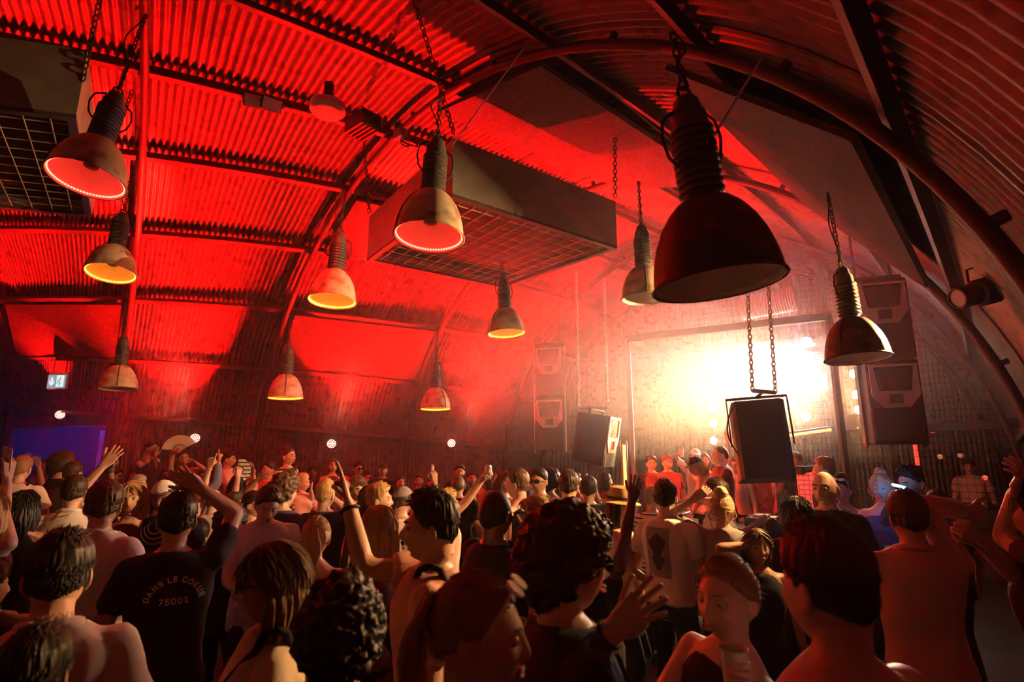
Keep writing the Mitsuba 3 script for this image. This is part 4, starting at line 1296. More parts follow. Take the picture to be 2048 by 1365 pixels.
    # clothes
    nz = lambda m, amp, f: trimesh.Trimesh(np.asarray(m.vertices) + m.vertex_normals * (amp * (meshkit.fbm(np.asarray(m.vertices) * f + seed, 2, seed % 7)[:, None] - .5)), m.faces, process=False)
    if top and top != 'bare':
        slv = {'tee': .62, 'long': 2.0, 'tank': 0, 'top': 0, 'crop': .5, 'strapless': 0}[top]
        zt = {'tank': 1.47, 'top': 1.42, 'strapless': 1.36}.get(top, 1.500)
        zb = {'crop': 1.08, 'top': 1.02}.get(top, hem)
        o = .014 if top in ('tee', 'long', 'crop') else .009
        tr = torso_rings(sex, zb, zt, o, 22, 13, .032 if top in ('tee', 'long') else .016)
        if top in ('tank', 'top'):
            hi = np.clip((tr[:, :, 2] - 1.36) / .1, 0, 1)
            tr[:, :, 0] *= 1 - .28 * hi
        parts = [to_man(loft(bend(tr.reshape(-1, 3)).reshape(13, 22, 3)))]
        for (S, E_, Wp), side_ in zip(sleeves, (1, -1)):
            if slv:
                end = S + (E_ - S) * min(slv, 1.0)
                a_ = (E_ - S) / np.linalg.norm(E_ - S)
                rr_ = r0 + .011
                c1 = frame(a_, (0, .3, 1) if abs(a_[2]) < .9 else (0, 1, 0))
                ring = lambda p_, r_, c_: np.array([p_ + c_[:, 0] * r_ * math.cos(t) + c_[:, 2] * r_ * math.sin(t) for t in np.arange(12) * math.pi / 6])
                parts.append(m3.Manifold.hull_points(np.vstack([SPH[1] * rr_ + S, ring(end, rr_ * (1.08 if slv < 1 else .86), c1)])))
                parts.append(hull_ball((S, rr_), (bend([[side_ * .07, -.01, 1.40]])[0], .078)))
                if slv > 1:
                    b_ = (Wp - E_) / np.linalg.norm(Wp - E_)
                    c2 = frame(b_, (0, .3, 1) if abs(b_[2]) < .9 else (0, 1, 0))
                    parts.append(hull_ball((E_, r1 + .014), (E_ - a_ * .03, r1 + .015)))
                    parts.append(m3.Manifold.hull_points(np.vstack([SPH[1] * (r1 + .014) + E_, ring(Wp - b_ * .02, r2 + .014, c2)])))
        sh = union(parts).refine_to_length(res * .9)
        sh = relax(tm(sh), (3, 8, 22)[lod], .5, -.5)
        sh = nz(nz(sh, .026 if top in ('tee', 'long') else .008, np.array([8., 8., 5.])), .012 if top in ('tee', 'long') else .004, np.array([26., 26., 11.]))
        put('shirt' if top in ('tee', 'long', 'crop') else 'top', sh, CLOTHM[tc])
        if collar:
            cr = [neck + RB @ np.array([math.cos(t) * .075, math.sin(t) * .072 - .004, .012 - .014 * math.sin(t)]) for t in np.linspace(0, 2 * math.pi, 25)]
            cr2 = np.array(cr)
            g = tube(cr2, .016, 8)
            v_ = np.asarray(g.vertices)
            put('collar', trimesh.Trimesh(v_, g.faces, process=False), CLOTHM[tc])
    if bottom:
        lg = []
        for hip, kn, an in feet:
            if bottom == 'trousers':
                lg += [hull_ball((hip, .097), (kn, .075)), hull_ball((kn, .075), (an + [0, 0, .02], .062))]
            elif bottom == 'shorts':
                lg += [hull_ball((hip, .108), (hip + (kn - hip) * .8, .088))]
            else:
                lg += [hull_ball((hip, .115), (hip + (kn - hip) * .6, .125))]
        lg.append(to_man(loft(bend(torso_rings(sex, .82, .99, .010, 18, 5).reshape(-1, 3)).reshape(5, 18, 3))))
        put(bottom, nz(relax(tm(union(lg).refine_to_length(.09)), 3), .012, 8), CLOTHM[bc])
    for hip, kn, an in feet:
        put('shoe', tm(m3.Manifold.hull_points(np.vstack([SPH[1] * [.045, .05, .042] + an + [0, -.03, -.043], SPH[1] * [.046, .07, .034] + an + [0, .13, -.051]]))), CLOTHM['charcoal' if seed % 3 else 'white'])

    # hair and what is worn on the head
    hp_ = lambda m: trimesh.Trimesh(np.asarray(m.vertices) @ RH.T + hc_, m.faces, process=False)
    hm_ = HAIRM[hc]
    style = {'pony': 'up', 'bun': 'up'}.get(hair, hair)
    if hair != 'bald':
        pieces = [hair_shell(style, sex, hl, seed % 5, {'short': .026, 'curly': .034, 'long': .020, 'up': .014, 'buzz': .02}.get(style, .02))]
        if cap:
            pieces = [hair_shell('short', sex, hl, seed % 5, .010)]
        if lod > 0 and not cap:
            pieces.append(strands({1: 170, 2: 460}[lod] if d > 2.0 else 850, rs, style, sex, seed % 5, lod))
        if hair == 'long':
            n_ = locks_n or (15, 26, 44)[lod]
            lk = locks(n_, rs, sex, hlen, (.022, .016, .0125)[lod], flow=flow)
            # hair hangs down, not along the tilted head
            lv = np.asarray(lk.vertices)
            pieces.append(lk)
            if lod > 0:
                pieces.append(locks(n_ // 2, rs, sex, hlen * .9, .016, az0=1.5, start=.45, flow=flow))
        if hair == 'pony':
            tail = locks((7, 12, 22)[lod], rs, sex, hlen, (.020, .015, .012)[lod], az0=2.75, start=.30, behind=.03, flow=flow)
            pieces.append(trimesh.Trimesh(np.asarray(tail.vertices) + [0, -.03, .01], tail.faces, process=False))
        if hair == 'bun':
            by, bz, br = bun or (-.075, .10, .042)
            v_ = np.asarray(ICO[3].vertices)
            pieces.append(trimesh.Trimesh(v_ * br * (1 + .22 * (meshkit.noise(v_ * 4 + seed, 2)[:, None] - .5)) + [0, by, bz], ICO[3].faces, process=False))
            if lod > 0:
                wisps = locks(8, rs, sex, .12, .004, az0=1.3, start=-.1, wavy=.02)
                pieces.append(wisps)
        put('hair', hp_(cat_(pieces)), hm_)
    if beard == 'tache':
        for s_ in (-1, 1):
            put('moustache', hp_(tube(np.array([[s_ * .001, .1065, -.044], [s_ * .012, .104, -.046], [s_ * .022, .097, -.052]]), np.array([.0045, .005, .002]), 8)), hm_)
    elif beard:
        dd_ = np.asarray(ICO[hl].vertices)
        b_ = head_shape(dd_, sex, seed % 5)
        mk = np.clip((-.030 - b_[:, 2]) / .02, 0, 1) * np.clip((b_[:, 1] + .02) / .03, 0, 1) * (1 - g2(b_[:, 2] + .060, .010) * g2(b_[:, 0], .022))
        put('beard', hp_(trimesh.Trimesh(b_ + dd_ * (mk * .0032 - (1 - mk) * .012)[:, None], ICO[hl].faces, process=False)), hm_)
    if cap:
        style_, col = cap
        cm = CLOTHM[col]
        if style_ == 'hat':
            prof = [(.0, .175), (.055, .172), (.082, .155), (.094, .11), (.100, .06), (.103, .055), (.150, .040), (.156, .036), (.152, .030), (.104, .046)]
            put('hat', hp_(place(lathe(prof, 36), np.diag([.93, 1.12, 1.0]) @ rx(-6), (0, -.008, .0))), cm, 40)
            put('hat_band', hp_(place(lathe([(.1035, .062), (.099, .085)], 36), np.diag([.94, 1.13, 1.0]) @ rx(-6), (0, -.008, 0))), CLOTHM['charcoal'], 40)
        else:
            sh_ = hair_shell('cap', sex, max(hl, 4), seed % 5)
            put('cap', hp_(trimesh.Trimesh(np.asarray(sh_.vertices) * 1.03 + [0, 0, .006], sh_.faces, process=False)), cm)
            sgn = -1 if style_ == 'back' else 1
            br_ = m3.Manifold.hull_points(np.vstack([np.array([[x_ * .07, sgn * (.075 + (1 - x_ * x_) * .085), .052 - .012 * (1 - x_ * x_) + z_] for x_ in np.linspace(-1, 1, 11) for z_ in (0, .005)]),
                                                     np.array([[x_ * .072, sgn * .06, .056 + z_] for x_ in (-1, 1) for z_ in (0, .005)])]))
            put('cap_visor', hp_(tm(br_)), cm, 30)
    if glasses:
        gz, gy, tiltg, col, gm_ = {'eyes': (.010, .104, 0, .0, M_BLACK), 'head': (.112, .074, -58, 0, M_BLACK), 'white': (.112, .072, -58, 0, M_WHITEPL)}[glasses]
        lens, fr = [], []
        for s_ in (-1, 1):
            pts = [np.array([s_ * .034 + .026 * math.cos(t) * (1 - .15 * math.sin(t) * 0), .004 * 0, .020 * math.sin(t)]) for t in np.linspace(0, 2 * math.pi, 21)]
            fr.append(tube(np.array(pts), .0035, 6))
            lens.append(m3.Manifold.hull_points(np.vstack([np.array(pts) + [0, -.0015, 0], np.array(pts) + [0, .0015, 0]])))
            if glasses == 'eyes':
                fr.append(tube(np.array([[s_ * .06, 0, .004], [s_ * .076, -.03, .004], [s_ * .08, -.10, -.004]]), .003, 6))
            else:
                fr.append(tube(np.array([[s_ * .06, 0, .004], [s_ * .080, -.03, -.002], [s_ * .084, -.11, -.01]]), .003, 6))
        fr.append(tube(np.array([[-.009, .001, .004], [0, .003, .007], [.009, .001, .004]]), .003, 6))
        gk = put('sunglasses', hp_(place(cat_(fr), rx(-tiltg) if False else rx(tiltg * -1), (0, gy, gz))), gm_)
        put('sunglasses__lens', hp_(place(cat_([tm(l_) for l_ in lens]), rx(-tiltg), (0, gy, gz))), M_IRIS if gm_ is M_BLACK else M_WHITEPL)
    if headband:
        hb = [np.array([math.sin(t) * .088, math.cos(t) * .108, .058 + .018 * math.cos(t)]) for t in np.linspace(0, 2 * math.pi, 33)]
        put('headband', hp_(tube(np.array(hb), .011, 8)), M_REDPAINT if headband == 'red' else CLOTHM[headband])
    if lod == 0 and abs(face) < 100 and glasses != 'eyes':
        for s_ in (-1, 1):
            put('eye', hp_(trimesh.Trimesh(SPH[1] * [.010, .006, .0065] + [s_ * .031, .0835, .008], trimesh.creation.icosphere(1).faces, process=False)), M_IRIS)
            put('eyebrow', hp_(tube(np.array([[s_ * .014, .100, .030], [s_ * .034, .094, .034], [s_ * .050, .082, .030]]), .004, 4)), hm_)
        put('lips', hp_(trimesh.Trimesh(SPH[1] * [.020, .006, .008] + [0, .1005, -.060], trimesh.creation.icosphere(1).faces, process=False)), M_LIP)
    if lod > 0 and abs(face) < 120:
        for s_ in (-1, 1):
            ey = np.array([s_ * .031, .0785, .007])
            put('eye', hp_(trimesh.Trimesh(SPH[2] * .0118 + ey, trimesh.creation.icosphere(2).faces, process=False)), M_EYE)
            put('iris', hp_(trimesh.Trimesh(SPH[1] * .0064 + ey + [0, .0062, -.0005], trimesh.creation.icosphere(1).faces, process=False)), M_IRIS)
            lid = [q_ for q_ in SPH[2] * .0132 + ey + [0, -.0002, 0] if q_[2] > ey[2] + .0018] + [ey + [0, -.006, .0018]]
            put('eyelid', hp_(tm(m3.Manifold.hull_points(np.array(lid)))), SKIN[skin], 40)
            brow = tube(np.array([[s_ * (.013 + .036 * t), .097 - .014 * t * t, .029 + .006 * math.sin(2.4 * t)] for t in np.linspace(0, 1, 7)]), .0036 if sex == 'm' else .0026, 6)
            put('eyebrow', hp_(brow), hm_)
        lips = [trimesh.Trimesh(SPH[2] * [.019, .005, .0046] + [0, .1010, zz], trimesh.creation.icosphere(2).faces, process=False) for zz in (-.0535, -.0655)]
        put('lips', hp_(cat_(lips)), M_LIP)
    if strap:
        t = np.linspace(0, 2 * math.pi, 41)
        sg2 = 1 if strap == 'R' else -1
        zz = 1.24 + .25 * np.cos(t)
        T_ = TORSO[sex]
        w_, d_ = np.interp(zz, T_[:, 0], T_[:, 1]) + .026, np.interp(zz, T_[:, 0], T_[:, 2]) + .028
        u_ = np.cos(t)
        xx = sg2 * u_ * np.where(u_ > 0, .11, w_ * .98)
        yy = np.sin(t) * d_ * np.where(u_ > 0, 1.05, 1.0)
        loop = bend(np.stack([xx, yy, zz + .03 * (u_ > .9)], 1))
        put('bag_strap', tube(loop, .013, 8), CLOTHM['black'])
    out = dict(key=key, d=d, L2W=L2W, W2L=W2L, RW=RW, s=s, base=base, bend=bend, joints=joints, sex=sex, H=(tgt[2] - zf), RB=RB, neck=neck, head=hc_, RH=RH, seed=seed, hem=hem)
    PEOPLE.append(out)
    return out


def grip(p, side):
    """where a hand closes: world point, forearm axis, palm normal, across the palm"""
    j = p['joints'][1 if side == 'R' else -1]
    return p['L2W'](j['grip']), p['RW'] @ j['ax'], p['RW'] @ j['pn'], p['RW'] @ j['out']


M_CAN = mat('can', (0.62, 0.62, 0.64), 0.25, 0.9)
M_CANRED = mat('can_red', (0.45, 0.03, 0.03), 0.3, 0.5)
M_CANGREEN = mat('can_green', (0.10, 0.30, 0.05), 0.3, 0.5)
M_CUP = mat('cup', (0.55, 0.50, 0.45), 0.25, specular=0.6)
M_PAPER = mat('paper', (0.75, 0.68, 0.58), 0.8)
M_GOLD = mat('gold', (0.80, 0.55, 0.22), 0.25, 0.95)


def drink(p, side, kind, label, axis=None, r=.031, lift=0.0):
    g, ax, pn, ac = grip(p, side)
    up = np.array([0, 0, 1.0]) if axis is None else np.asarray(axis, float)
    up = up / np.linalg.norm(up)
    R = frame(up, (0, 1, .1))
    Q = np.stack([R[:, 0], -R[:, 2], R[:, 1]], 1)
    c = g + up * lift
    k_ = thing({'can': 'drink_can', 'cup': 'plastic_cup'}[kind.split('_')[0]], label, {'can': 'can', 'cup': 'cup'}[kind.split('_')[0]])
    if kind.startswith('can'):
        add('body', place(lathe([(0, -.062), (.022, -.062), (.026, -.058), (r, -.05), (r, .045), (.025, .06), (.024, .063)], 24), Q, c), {'can': M_CAN, 'can_red': M_CANRED, 'can_green': M_CANGREEN}[kind], k_, 40)
        add('lid', place(lathe([(.026, .062), (.024, .064), (.022, .060), (0, .060)], 24), Q, c), M_CAN, k_, 40)
    else:
        add('cup_wall', place(lathe([(0, -.06), (.026, -.06), (.038, .065), (.040, .067), (.0385, .068), (.036, .062), (.025, -.056), (0, -.056)], 24), Q, c), M_CUP, k_, 40)
        add('drink_surface', place(lathe([(.0325, .03), (0, .03)], 24), Q, c), M_CANRED, k_, 40)
    return k_

# ---------------------------------------------------------------- the crowd (image order, from far to near)
s = np.linspace(-6.1, 2.2, 26)
w0, w1 = wall_xy(s, -89, .1), wall_xy(s, -89, 1.5)
plat = sg.Polygon(np.vstack([w0, w1[::-1]]))
pm = trimesh.creation.extrude_polygon(plat, .34, engine='earcut')
add('platform', pm, M_WALLDARK, kind='structure', label='raised platform along the left wall')
ZP = .34


def fan(p, side, r, label, mat_, tilt=0, nrib=16):
    g, ax, pn, ac = grip(p, side)
    k_ = thing('hand_fan', label, 'fan')
    u = p['RW'] @ np.array([0, 1.0, 0])
    view = g - EYE
    view /= np.linalg.norm(view)
    X = np.cross(view, [0, 0, 1.0])
    X /= np.linalg.norm(X)
    Z = np.cross(X, view)
    rib = np.radians(np.linspace(20, 165, nrib) + tilt)
    for i_, a_ in enumerate(rib):
        dv = X * math.cos(a_) + Z * math.sin(a_)
        add('fan_stick', tube([g - dv * .02, g + dv * r * .5], .0022, 4), M_PAPER, k_)
    P = []
    for i_, a_ in enumerate(np.repeat(rib, 2)[1:-1]):
        dv = X * math.cos(a_) + Z * math.sin(a_)
        P.append([g + dv * rr_ + view * .008 * (1 if i_ % 2 else -1) for rr_ in (r * .45, r)])
    P = np.array(P)
    add('fan_leaf', cat_([grid_mesh(P), grid_mesh((P + view * .002)[:, ::-1])]), mat_, k_)


def phone(p, side, label, mat_=None, L=.15, edge=False, lift=.05):
    g, ax, pn, ac = grip(p, side)
    k_ = thing('phone', label, 'phone')
    R = frame((ac if edge else pn) + .001, ax)
    c = g + ax * lift - pn * .012
    add('body', place(bevel(.075, .010, L, .004), R, c), mat_ or M_BLACK, k_)
    add('camera_bump', place(bevel(.03, .004, .03, .0015), R, c + R @ np.array([.015, .006, L * .33])), M_RUBBER, k_)


def wristband(p, side, m_=None, label=None):
    j = p['joints'][1 if side == 'R' else -1]
    c, ax = j['W'] - j['ax'] * .02, j['ax']
    R = frame(ax, (0, 0, 1) if abs(ax[2]) < .9 else (0, 1, 0))
    ring = np.array([c + R[:, 0] * .034 * math.cos(t) + R[:, 2] * .034 * math.sin(t) for t in np.linspace(0, 2 * math.pi, 17)])
    add('wristband', place(tube(ring, .0075, 6), p['RW'] * p['s'], p['base']), m_ or M_RUBBER, p['key'], True)


# --- along the left wall
person(303, 883, 29, 55, 'm', 'short', 'dark', 'tan', 'tank', 'charcoal', 'man in a dark tank top on the wall platform, left of the open fan', R=dict(w=(311, 918, -.1), e=(325, 935)), L=dict(w=(276, 915, -.1), e=(268, 945)), rh='open', lh='open', zf=ZP)
p = person(368, 903, 29, 10, 'f', 'bun', 'dark', 'tan', 'top', 'black', 'woman holding a round open fan above her face under the second par light', L=dict(w=(391, 925, -.2), e=(400, 945)), R=dict(w=(352, 903, -.3), e=(338, 925)), rh='grip', lh='grip', zf=ZP, strap='R')
fan(p, 'R', .23, 'large open paper fan held up at the left wall', M_PAPER, 10, 18)
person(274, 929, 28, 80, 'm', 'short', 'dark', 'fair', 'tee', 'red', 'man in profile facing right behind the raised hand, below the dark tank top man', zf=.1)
p = person(458, 905, 31, 70, 'm', 'short', 'black', 'tan', 'tee', 'pink', 'man with open mouth in profile, red lit, beside the raised blue sleeve', R='chest', zf=ZP)
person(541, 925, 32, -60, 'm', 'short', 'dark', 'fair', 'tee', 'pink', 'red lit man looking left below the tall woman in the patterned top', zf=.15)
person(578, 897, 33, 45, 'f', 'bun', 'dark', 'fair', 'tee', 'pattern', 'tall woman in a patterned top with a strap, standing highest at the left wall', R='down', zf=ZP, strap='L')
person(605, 950, 34, 60, 'm', 'short', 'blond', 'fair', 'tee', 'pink', 'laughing blond man clapping, in front of the red lit wall people', R=dict(w=(622, 983, -.2), e=(606, 1010)), L='clap', rh='open', lh='open')
person(667, 918, 30, 5, 'f', 'long', 'brown', 'fair', 'tank', 'maroon', 'smiling woman with long hair right below the third par light', zf=ZP)
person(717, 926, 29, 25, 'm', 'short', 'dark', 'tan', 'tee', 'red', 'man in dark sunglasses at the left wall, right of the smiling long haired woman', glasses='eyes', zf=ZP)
person(766, 928, 30, 5, 'm', 'short', 'brown', 'tan', 'tee', 'charcoal', 'man in a dark open vest at the wall, right of the man in sunglasses', zf=ZP, cap=('front', 'charcoal'))
p = person(715, 962, 39, 20, 'f', 'curly', 'brown', 'fair', 'tee', 'red', 'smiling curly haired woman in the middle with one hand raised', R=dict(w=(693, 972, -.2), e=(690, 1000)), rh='peace')
person(735, 945, 28, 10, 'm', 'short', 'dark', 'tan', 'tee', 'black', 'man with dark round glasses half hidden left of the vest man', glasses='eyes', zf=.1)
person(626, 935, 27, 0, 'm', 'short', 'black', 'dark', 'tee', 'black', 'shadowed man between the tall woman and the third par light', zf=.15)
person(838, 950, 28, 0, 'm', 'short', 'dark', 'tan', 'tee', 'red', 'red lit man behind the grey flat cap, facing the camera', zf=.1)
person(920, 931, 31, 0, 'm', 'short', 'dark', 'tan', 'tee', 'black', 'red lit moustached man facing the camera below the fourth par light', zf=ZP - .1, beard=True)
person(944, 945, 28, 10, 'm', 'short', 'black', 'tan', 'tee', 'red', 'small red lit man right of the moustached man', zf=.05)
for (x_, y_, h_, f_, sx_, hr_), nm_ in zip(((120, 932, 27, 60, 'f', 'long'), (235, 940, 29, 40, 'm', 'short'), (330, 938, 27, 20, 'f', 'long'), (408, 936, 27, 70, 'm', 'short'), (498, 940, 28, 60, 'f', 'bun'), (690, 946, 28, 20, 'm', 'short'), (800, 952, 29, 20, 'f', 'long'),
                                (865, 952, 29, 30, 'm', 'buzz'), (985, 948, 28, 60, 'f', 'long'), (1010, 952, 29, 40, 'm', 'short'), (1150, 948, 31, 100, 'm', 'short'), (1210, 948, 30, 110, 'f', 'long'), (20, 940, 27, 60, 'm', 'short'), (1060, 944, 29, 80, 'm', 'short')),
        ['red lit woman in the doorway left of the far right hand', 'man in the shade by the right doorpost', 'woman in red shade right of the backwards white cap', 'dim man below the open fan', 'woman with tied hair between the striped fan and the tall woman', 'dim man under the third par light, lower right', 'long haired woman below the vest man', 'cropped head just left of the lighter hand', 'long haired woman right of the raised can', 'dim man between the raised can and the bare back', 'man far back left of the hanging side monitor', 'woman far back just left of the tube light', 'dim man at the left doorpost', 'dim man behind the clear glasses and the bare back']):
    person(x_, y_, h_, f_, sx_, hr_, 'dark' if hr_ != 'buzz' else 'black', 'tan', 'tee', ('charcoal', 'maroon', 'red', 'black')[x_ % 4], nm_)

# --- left half, middle distance
p = person(45, 917, 42, 155, 'm', 'short', 'fairbrown', 'fair', 'tee', 'white', 'blond man seen from behind in a white tee with a dark strap, far left', R='drink', strap='R')
person(88, 921, 25, 10, 'f', 'long', 'dark', 'tan', 'tee', 'maroon', 'small red lit woman by the doorway right of the blond man', zf=.1)
p = person(66, 968, 33, 160, 'm', 'short', 'dark', 'tan', 'tee', 'black', 'dark haired dancer with one open hand raised in front of the blue doorway', R=dict(w=(77, 932, -.1), e=(86, 968)), rh='open', L=dict(w=(50, 930, 0), e=(44, 960)), lh='open')
person(126, 912, 36, 120, 'f', 'curly', 'dark', 'tan', 'tee', 'black', 'dark curly haired person seen against the blue doorway')
person(147, 928, 40, 140, 'm', 'short', 'dark', 'fair', 'tee', 'charcoal', 'man with a shaved nape behind the white collared shirt')
p = person(151, 958, 58, 165, 'm', 'short', 'dark', 'fair', 'tee', 'white', 'man from behind in a white short sleeved collared shirt, arm raised to the blue doorway', collar=True, R=dict(w=(207, 932, .15), e=(172, 975, .1)), rh='open', L='drink', lh='grip')
p = person(255, 985, 50, 140, 'm', 'short', 'black', 'dark', 'tee', 'black', 'dark dancer whose arm with black wristbands points straight up', L=dict(w=(221, 938, -.1), e=(222, 990)), lh='point')
wristband(p, 'L')
person(276, 954, 40, 60, 'm', 'short', 'grey', 'fair', 'tee', 'charcoal', 'laughing man with grey streaked hair behind the blond wavy woman', beard=True)
person(262, 967, 60, -20, 'f', 'long', 'blond', 'fair', 'tank', 'maroon', 'blond wavy haired woman left of the man in the white cap', hlen=.26, yaw=-10, tilt=8)
p = person(326, 966, 62, -25, 'm', 'short', 'black', 'dark', 'tee', 'black', 'laughing man in a backwards white cap and black tee with chains, holding a can', cap=('back', 'white'), beard=True, R='drink', rh='grip', tilt=12, pitch=-6)
drink(p, 'R', 'can', 'can held by the man in the white cap')
n_ = p['neck']
for q_ in (.075, .10, .125):
    ch = np.array([[math.sin(t) * q_ * .9, .03 + .105 * math.cos(t * .5) ** 2 + .02, 1.50 - q_ * (.35 + 1.05 * (math.cos(t * .5) ** 4))] for t in np.linspace(-2.2, 2.2, 20)])
    add('necklace', place(tube(p['bend'](ch), .0045, 6), p['RW'] * p['s'], p['base']), M_CHROME, p['key'], True)
person(349, 961, 45, 50, 'm', 'curly', 'black', 'tan', 'tee', 'maroon', 'man with black curly hair just behind the white cap')
person(405, 955, 36, 100, 'm', 'short', 'dark', 'fair', 'long', 'blue', 'dancer in a pale blue long sleeved shirt with an arm straight up', R=dict(w=(437, 926, 0), e=(440, 968)), rh='point')
p = person(428, 985, 44, 150, 'm', 'short', 'brown', 'fair', 'tee', 'white', 'dancer in a white cap, wrist with a bracelet raised and finger pointing', cap=('back', 'white'), L=dict(w=(419, 935, 0), e=(405, 985)), lh='point')
wristband(p, 'L', M_GOLD)
p = person(470, 985, 42, 150, 'm', 'short', 'dark', 'fair', 'tee', 'charcoal', 'dancer holding a folded striped fan aloft', R=dict(w=(476, 956, 0), e=(455, 1010)), rh='grip')
fan(p, 'R', .14, 'half folded black and white fan held up above the crowd', CLOTHM['stripe'], -75, 7)
p = person(507, 985, 50, 70, 'f', 'up', 'dark', 'fair', 'tank', 'maroon', 'woman in profile with tied back hair left of the man with the bowed head', R='front')
person(478, 950, 38, 130, 'f', 'long', 'black', 'tan', 'tank', 'black', 'black haired woman with an open hand stretched high', R=dict(w=(506, 948, 0), e=(502, 985)), rh='open', L=dict(w=(517, 958, -.1), e=(530, 985)), lh='open')
person(462, 1018, 60, 165, 'f', 'curly', 'black', 'tan', 'tee', 'black', 'person with a mass of black curls behind the text tee man')
person(569, 958, 55, 125, 'm', 'curly', 'brown', 'fair', 'tee', 'navy', 'brown haired man in a navy tee facing away to the right')
p26 = person(540, 981, 66, 10, 'm', 'short', 'brown', 'fair', 'tee', 'lilac', 'man with bowed head in a pale lilac tee facing the camera', pitch=-28, R='front', L='front')
p = person(652, 966, 52, 150, 'm', 'short', 'blond', 'fair', 'tee', 'charcoal', 'short haired blond man from behind photographing with a phone', R=dict(w=(668, 1000, .2), e=(690, 1040)), rh='grip')
phone(p, 'R', 'dark phone lifted by the short haired blond man')
p = person(757, 972, 58, 85, 'm', 'short', 'blond', 'fair', 'tee', 'white', 'blond man in profile facing right in a pale tee behind the big raised arm')
person(806, 978, 54, 140, 'm', 'buzz', 'dark', 'fair', 'tee', 'white', 'man in a grey flat cap seen from behind in a light shirt', cap=('front', 'grey'))
person(740, 975, 50, 150, 'f', 'long', 'dark', 'tan', 'tank', 'black', 'dark haired woman between the curly woman and the blond man', hlen=.3)
person(400, 1040, 58, 170, 'f', 'up', 'black', 'tan', 'tank', 'black', 'black haired woman with a gold hoop earring beside the text tee man')
person(49, 985, 62, 170, 'f', 'long', 'black', 'tan', 'tank', 'black', 'woman seen from behind with straight black hair, far left', hlen=.42)
person(917, 952, 40, 175, 'm', 'buzz', 'brown', 'tan', 'tee', 'black', 'man with cropped hair from behind in a black tee below the fourth par light')
p = person(893, 984, 54, 100, 'm', 'short', 'blond', 'fair', 'tee', 'pink', 'blond man in a pale pink tee whose arm holds a can high overhead', L=dict(w=(963, 962, .1), e=(938, 1020, .1)), lh='grip')
drink(p, 'L', 'can', 'can raised highest above the middle of the crowd', lift=.03)
p = person(850, 990, 48, 150, 'f', 'up', 'dark', 'tan', 'tank', 'black', 'dancer whose hand with a black bracelet holds a small white lighter up', R=dict(w=(870, 966, 0), e=(872, 1010)), rh='grip')
wristband(p, 'R')
g_, ax_g, _, _ = grip(p, 'R')
k = thing('lighter', 'small white lighter held up in the middle of the crowd', 'lighter')
add('case', place(bevel(.024, .012, .075, .003), None, g_ + [0, 0, .05]), M_WHITEPL, k)
add('top', place(bevel(.020, .011, .014, .002), None, g_ + [0, 0, .094]), M_CHROME, k)
p = person(1037, 943, 52, -115, 'm', 'short', 'brown', 'fair', 'bare', None, 'bare backed man with brown hair turned left, in front of the hazy stage edge')
person(1008, 945, 38, 60, 'f', 'long', 'brown', 'fair', 'tank', 'maroon', 'woman with glasses on her head behind the bare backed man', glasses='head')
person(1079, 941, 44, -30, 'm', 'short', 'black', 'tan', 'tee', 'pattern', 'man with clear glasses in a golden patterned shirt facing the camera', glasses='eyes', R='front')
person(1101, 945, 38, 150, 'f', 'curly', 'black', 'tan', 'tank', 'black', 'curly haired person behind the patterned shirt man')
person(1137, 948, 52, 165, 'm', 'short', 'dark', 'fair', 'tee', 'charcoal', 'man from behind in a dark printed tee left of the hand with the cigarette')
p = person(1177, 958, 46, 170, 'm', 'short', 'black', 'tan', 'tee', 'black', 'black haired man from behind holding a slim white stick beside his head', R=dict(w=(1190, 985, .05), e=(1205, 1020)), rh='grip')
g_, _, _, _ = grip(p, 'R')
add('vape_pen', tube([g_ - [0.01, 0, .02], g_ + [-.03, 0, .12]], .006, 8), M_WHITEPL, smooth=40, label='slim white stick in the raised hand left of the straw hat', cat='vape')
person(1066, 998, 62, -75, 'f', 'long', 'blond', 'fair', 'tank', 'salmon', 'woman in profile with long golden hair facing left towards the tall man with the can', hlen=.34)

# --- right half, middle distance
p = person(1238, 985, 56, 75, 'f', 'long', 'dark', 'fair', 'tank', 'cream', 'woman in a straw hat and pale lace top facing right', cap=('hat', 'straw'), R='front')
person(1303, 978, 46, 150, 'm', 'short', 'grey', 'fair', 'tee', 'stripe', 'person in a striped top seen from behind, right of the straw hat')
p55 = person(1329, 967, 62, 150, 'm', 'short', 'dark', 'fair', 'tee', 'white', 'man from behind in a white tee with a dark picture on its back', R='front', yaw=-25, hem=.92)
p = person(1434, 963, 54, -80, 'm', 'short', 'dark', 'fair', 'tee', 'grey', 'dark haired man in profile facing left at the booth')
p = person(1442, 986, 62, 175, 'f', 'bun', 'blond', 'fair', 'tee', 'grey', 'woman from behind with a blond updo and grey tee, elbow raised', L=dict(w=(1388, 998, .1), e=(1338, 1058, .1)), lh='relax', bun=(-.05, .12, .05), hem=.9)
person(1592, 998, 66, 175, 'f', 'long', 'black', 'tan', 'tee', 'black', 'woman from behind with long straight dark hair in front of the booth', hlen=.40)
p = person(1512, 1062, 70, 15, 'f', 'long', 'brown', 'tan', 'tank', 'black', 'woman lifting her elbow with a hand in her flowing hair', R=dict(w=(1502, 1090, -.05), e=(1452, 1090, -.1)), rh='relax', hlen=.30, flow=(.16, 0))
person(1545, 1040, 52, 170, 'f', 'up', 'dark', 'tan', 'tank', 'black', 'dark dancer with a small raised hand below the rear monitor', L=dict(w=(1514, 1048, 0), e=(1505, 1080)), lh='relax')
person(1648, 919, 42, -85, 'm', 'short', 'fairbrown', 'fair', 'tee', 'charcoal', 'man with cropped sides in profile facing left by the mesh post', beard=True)
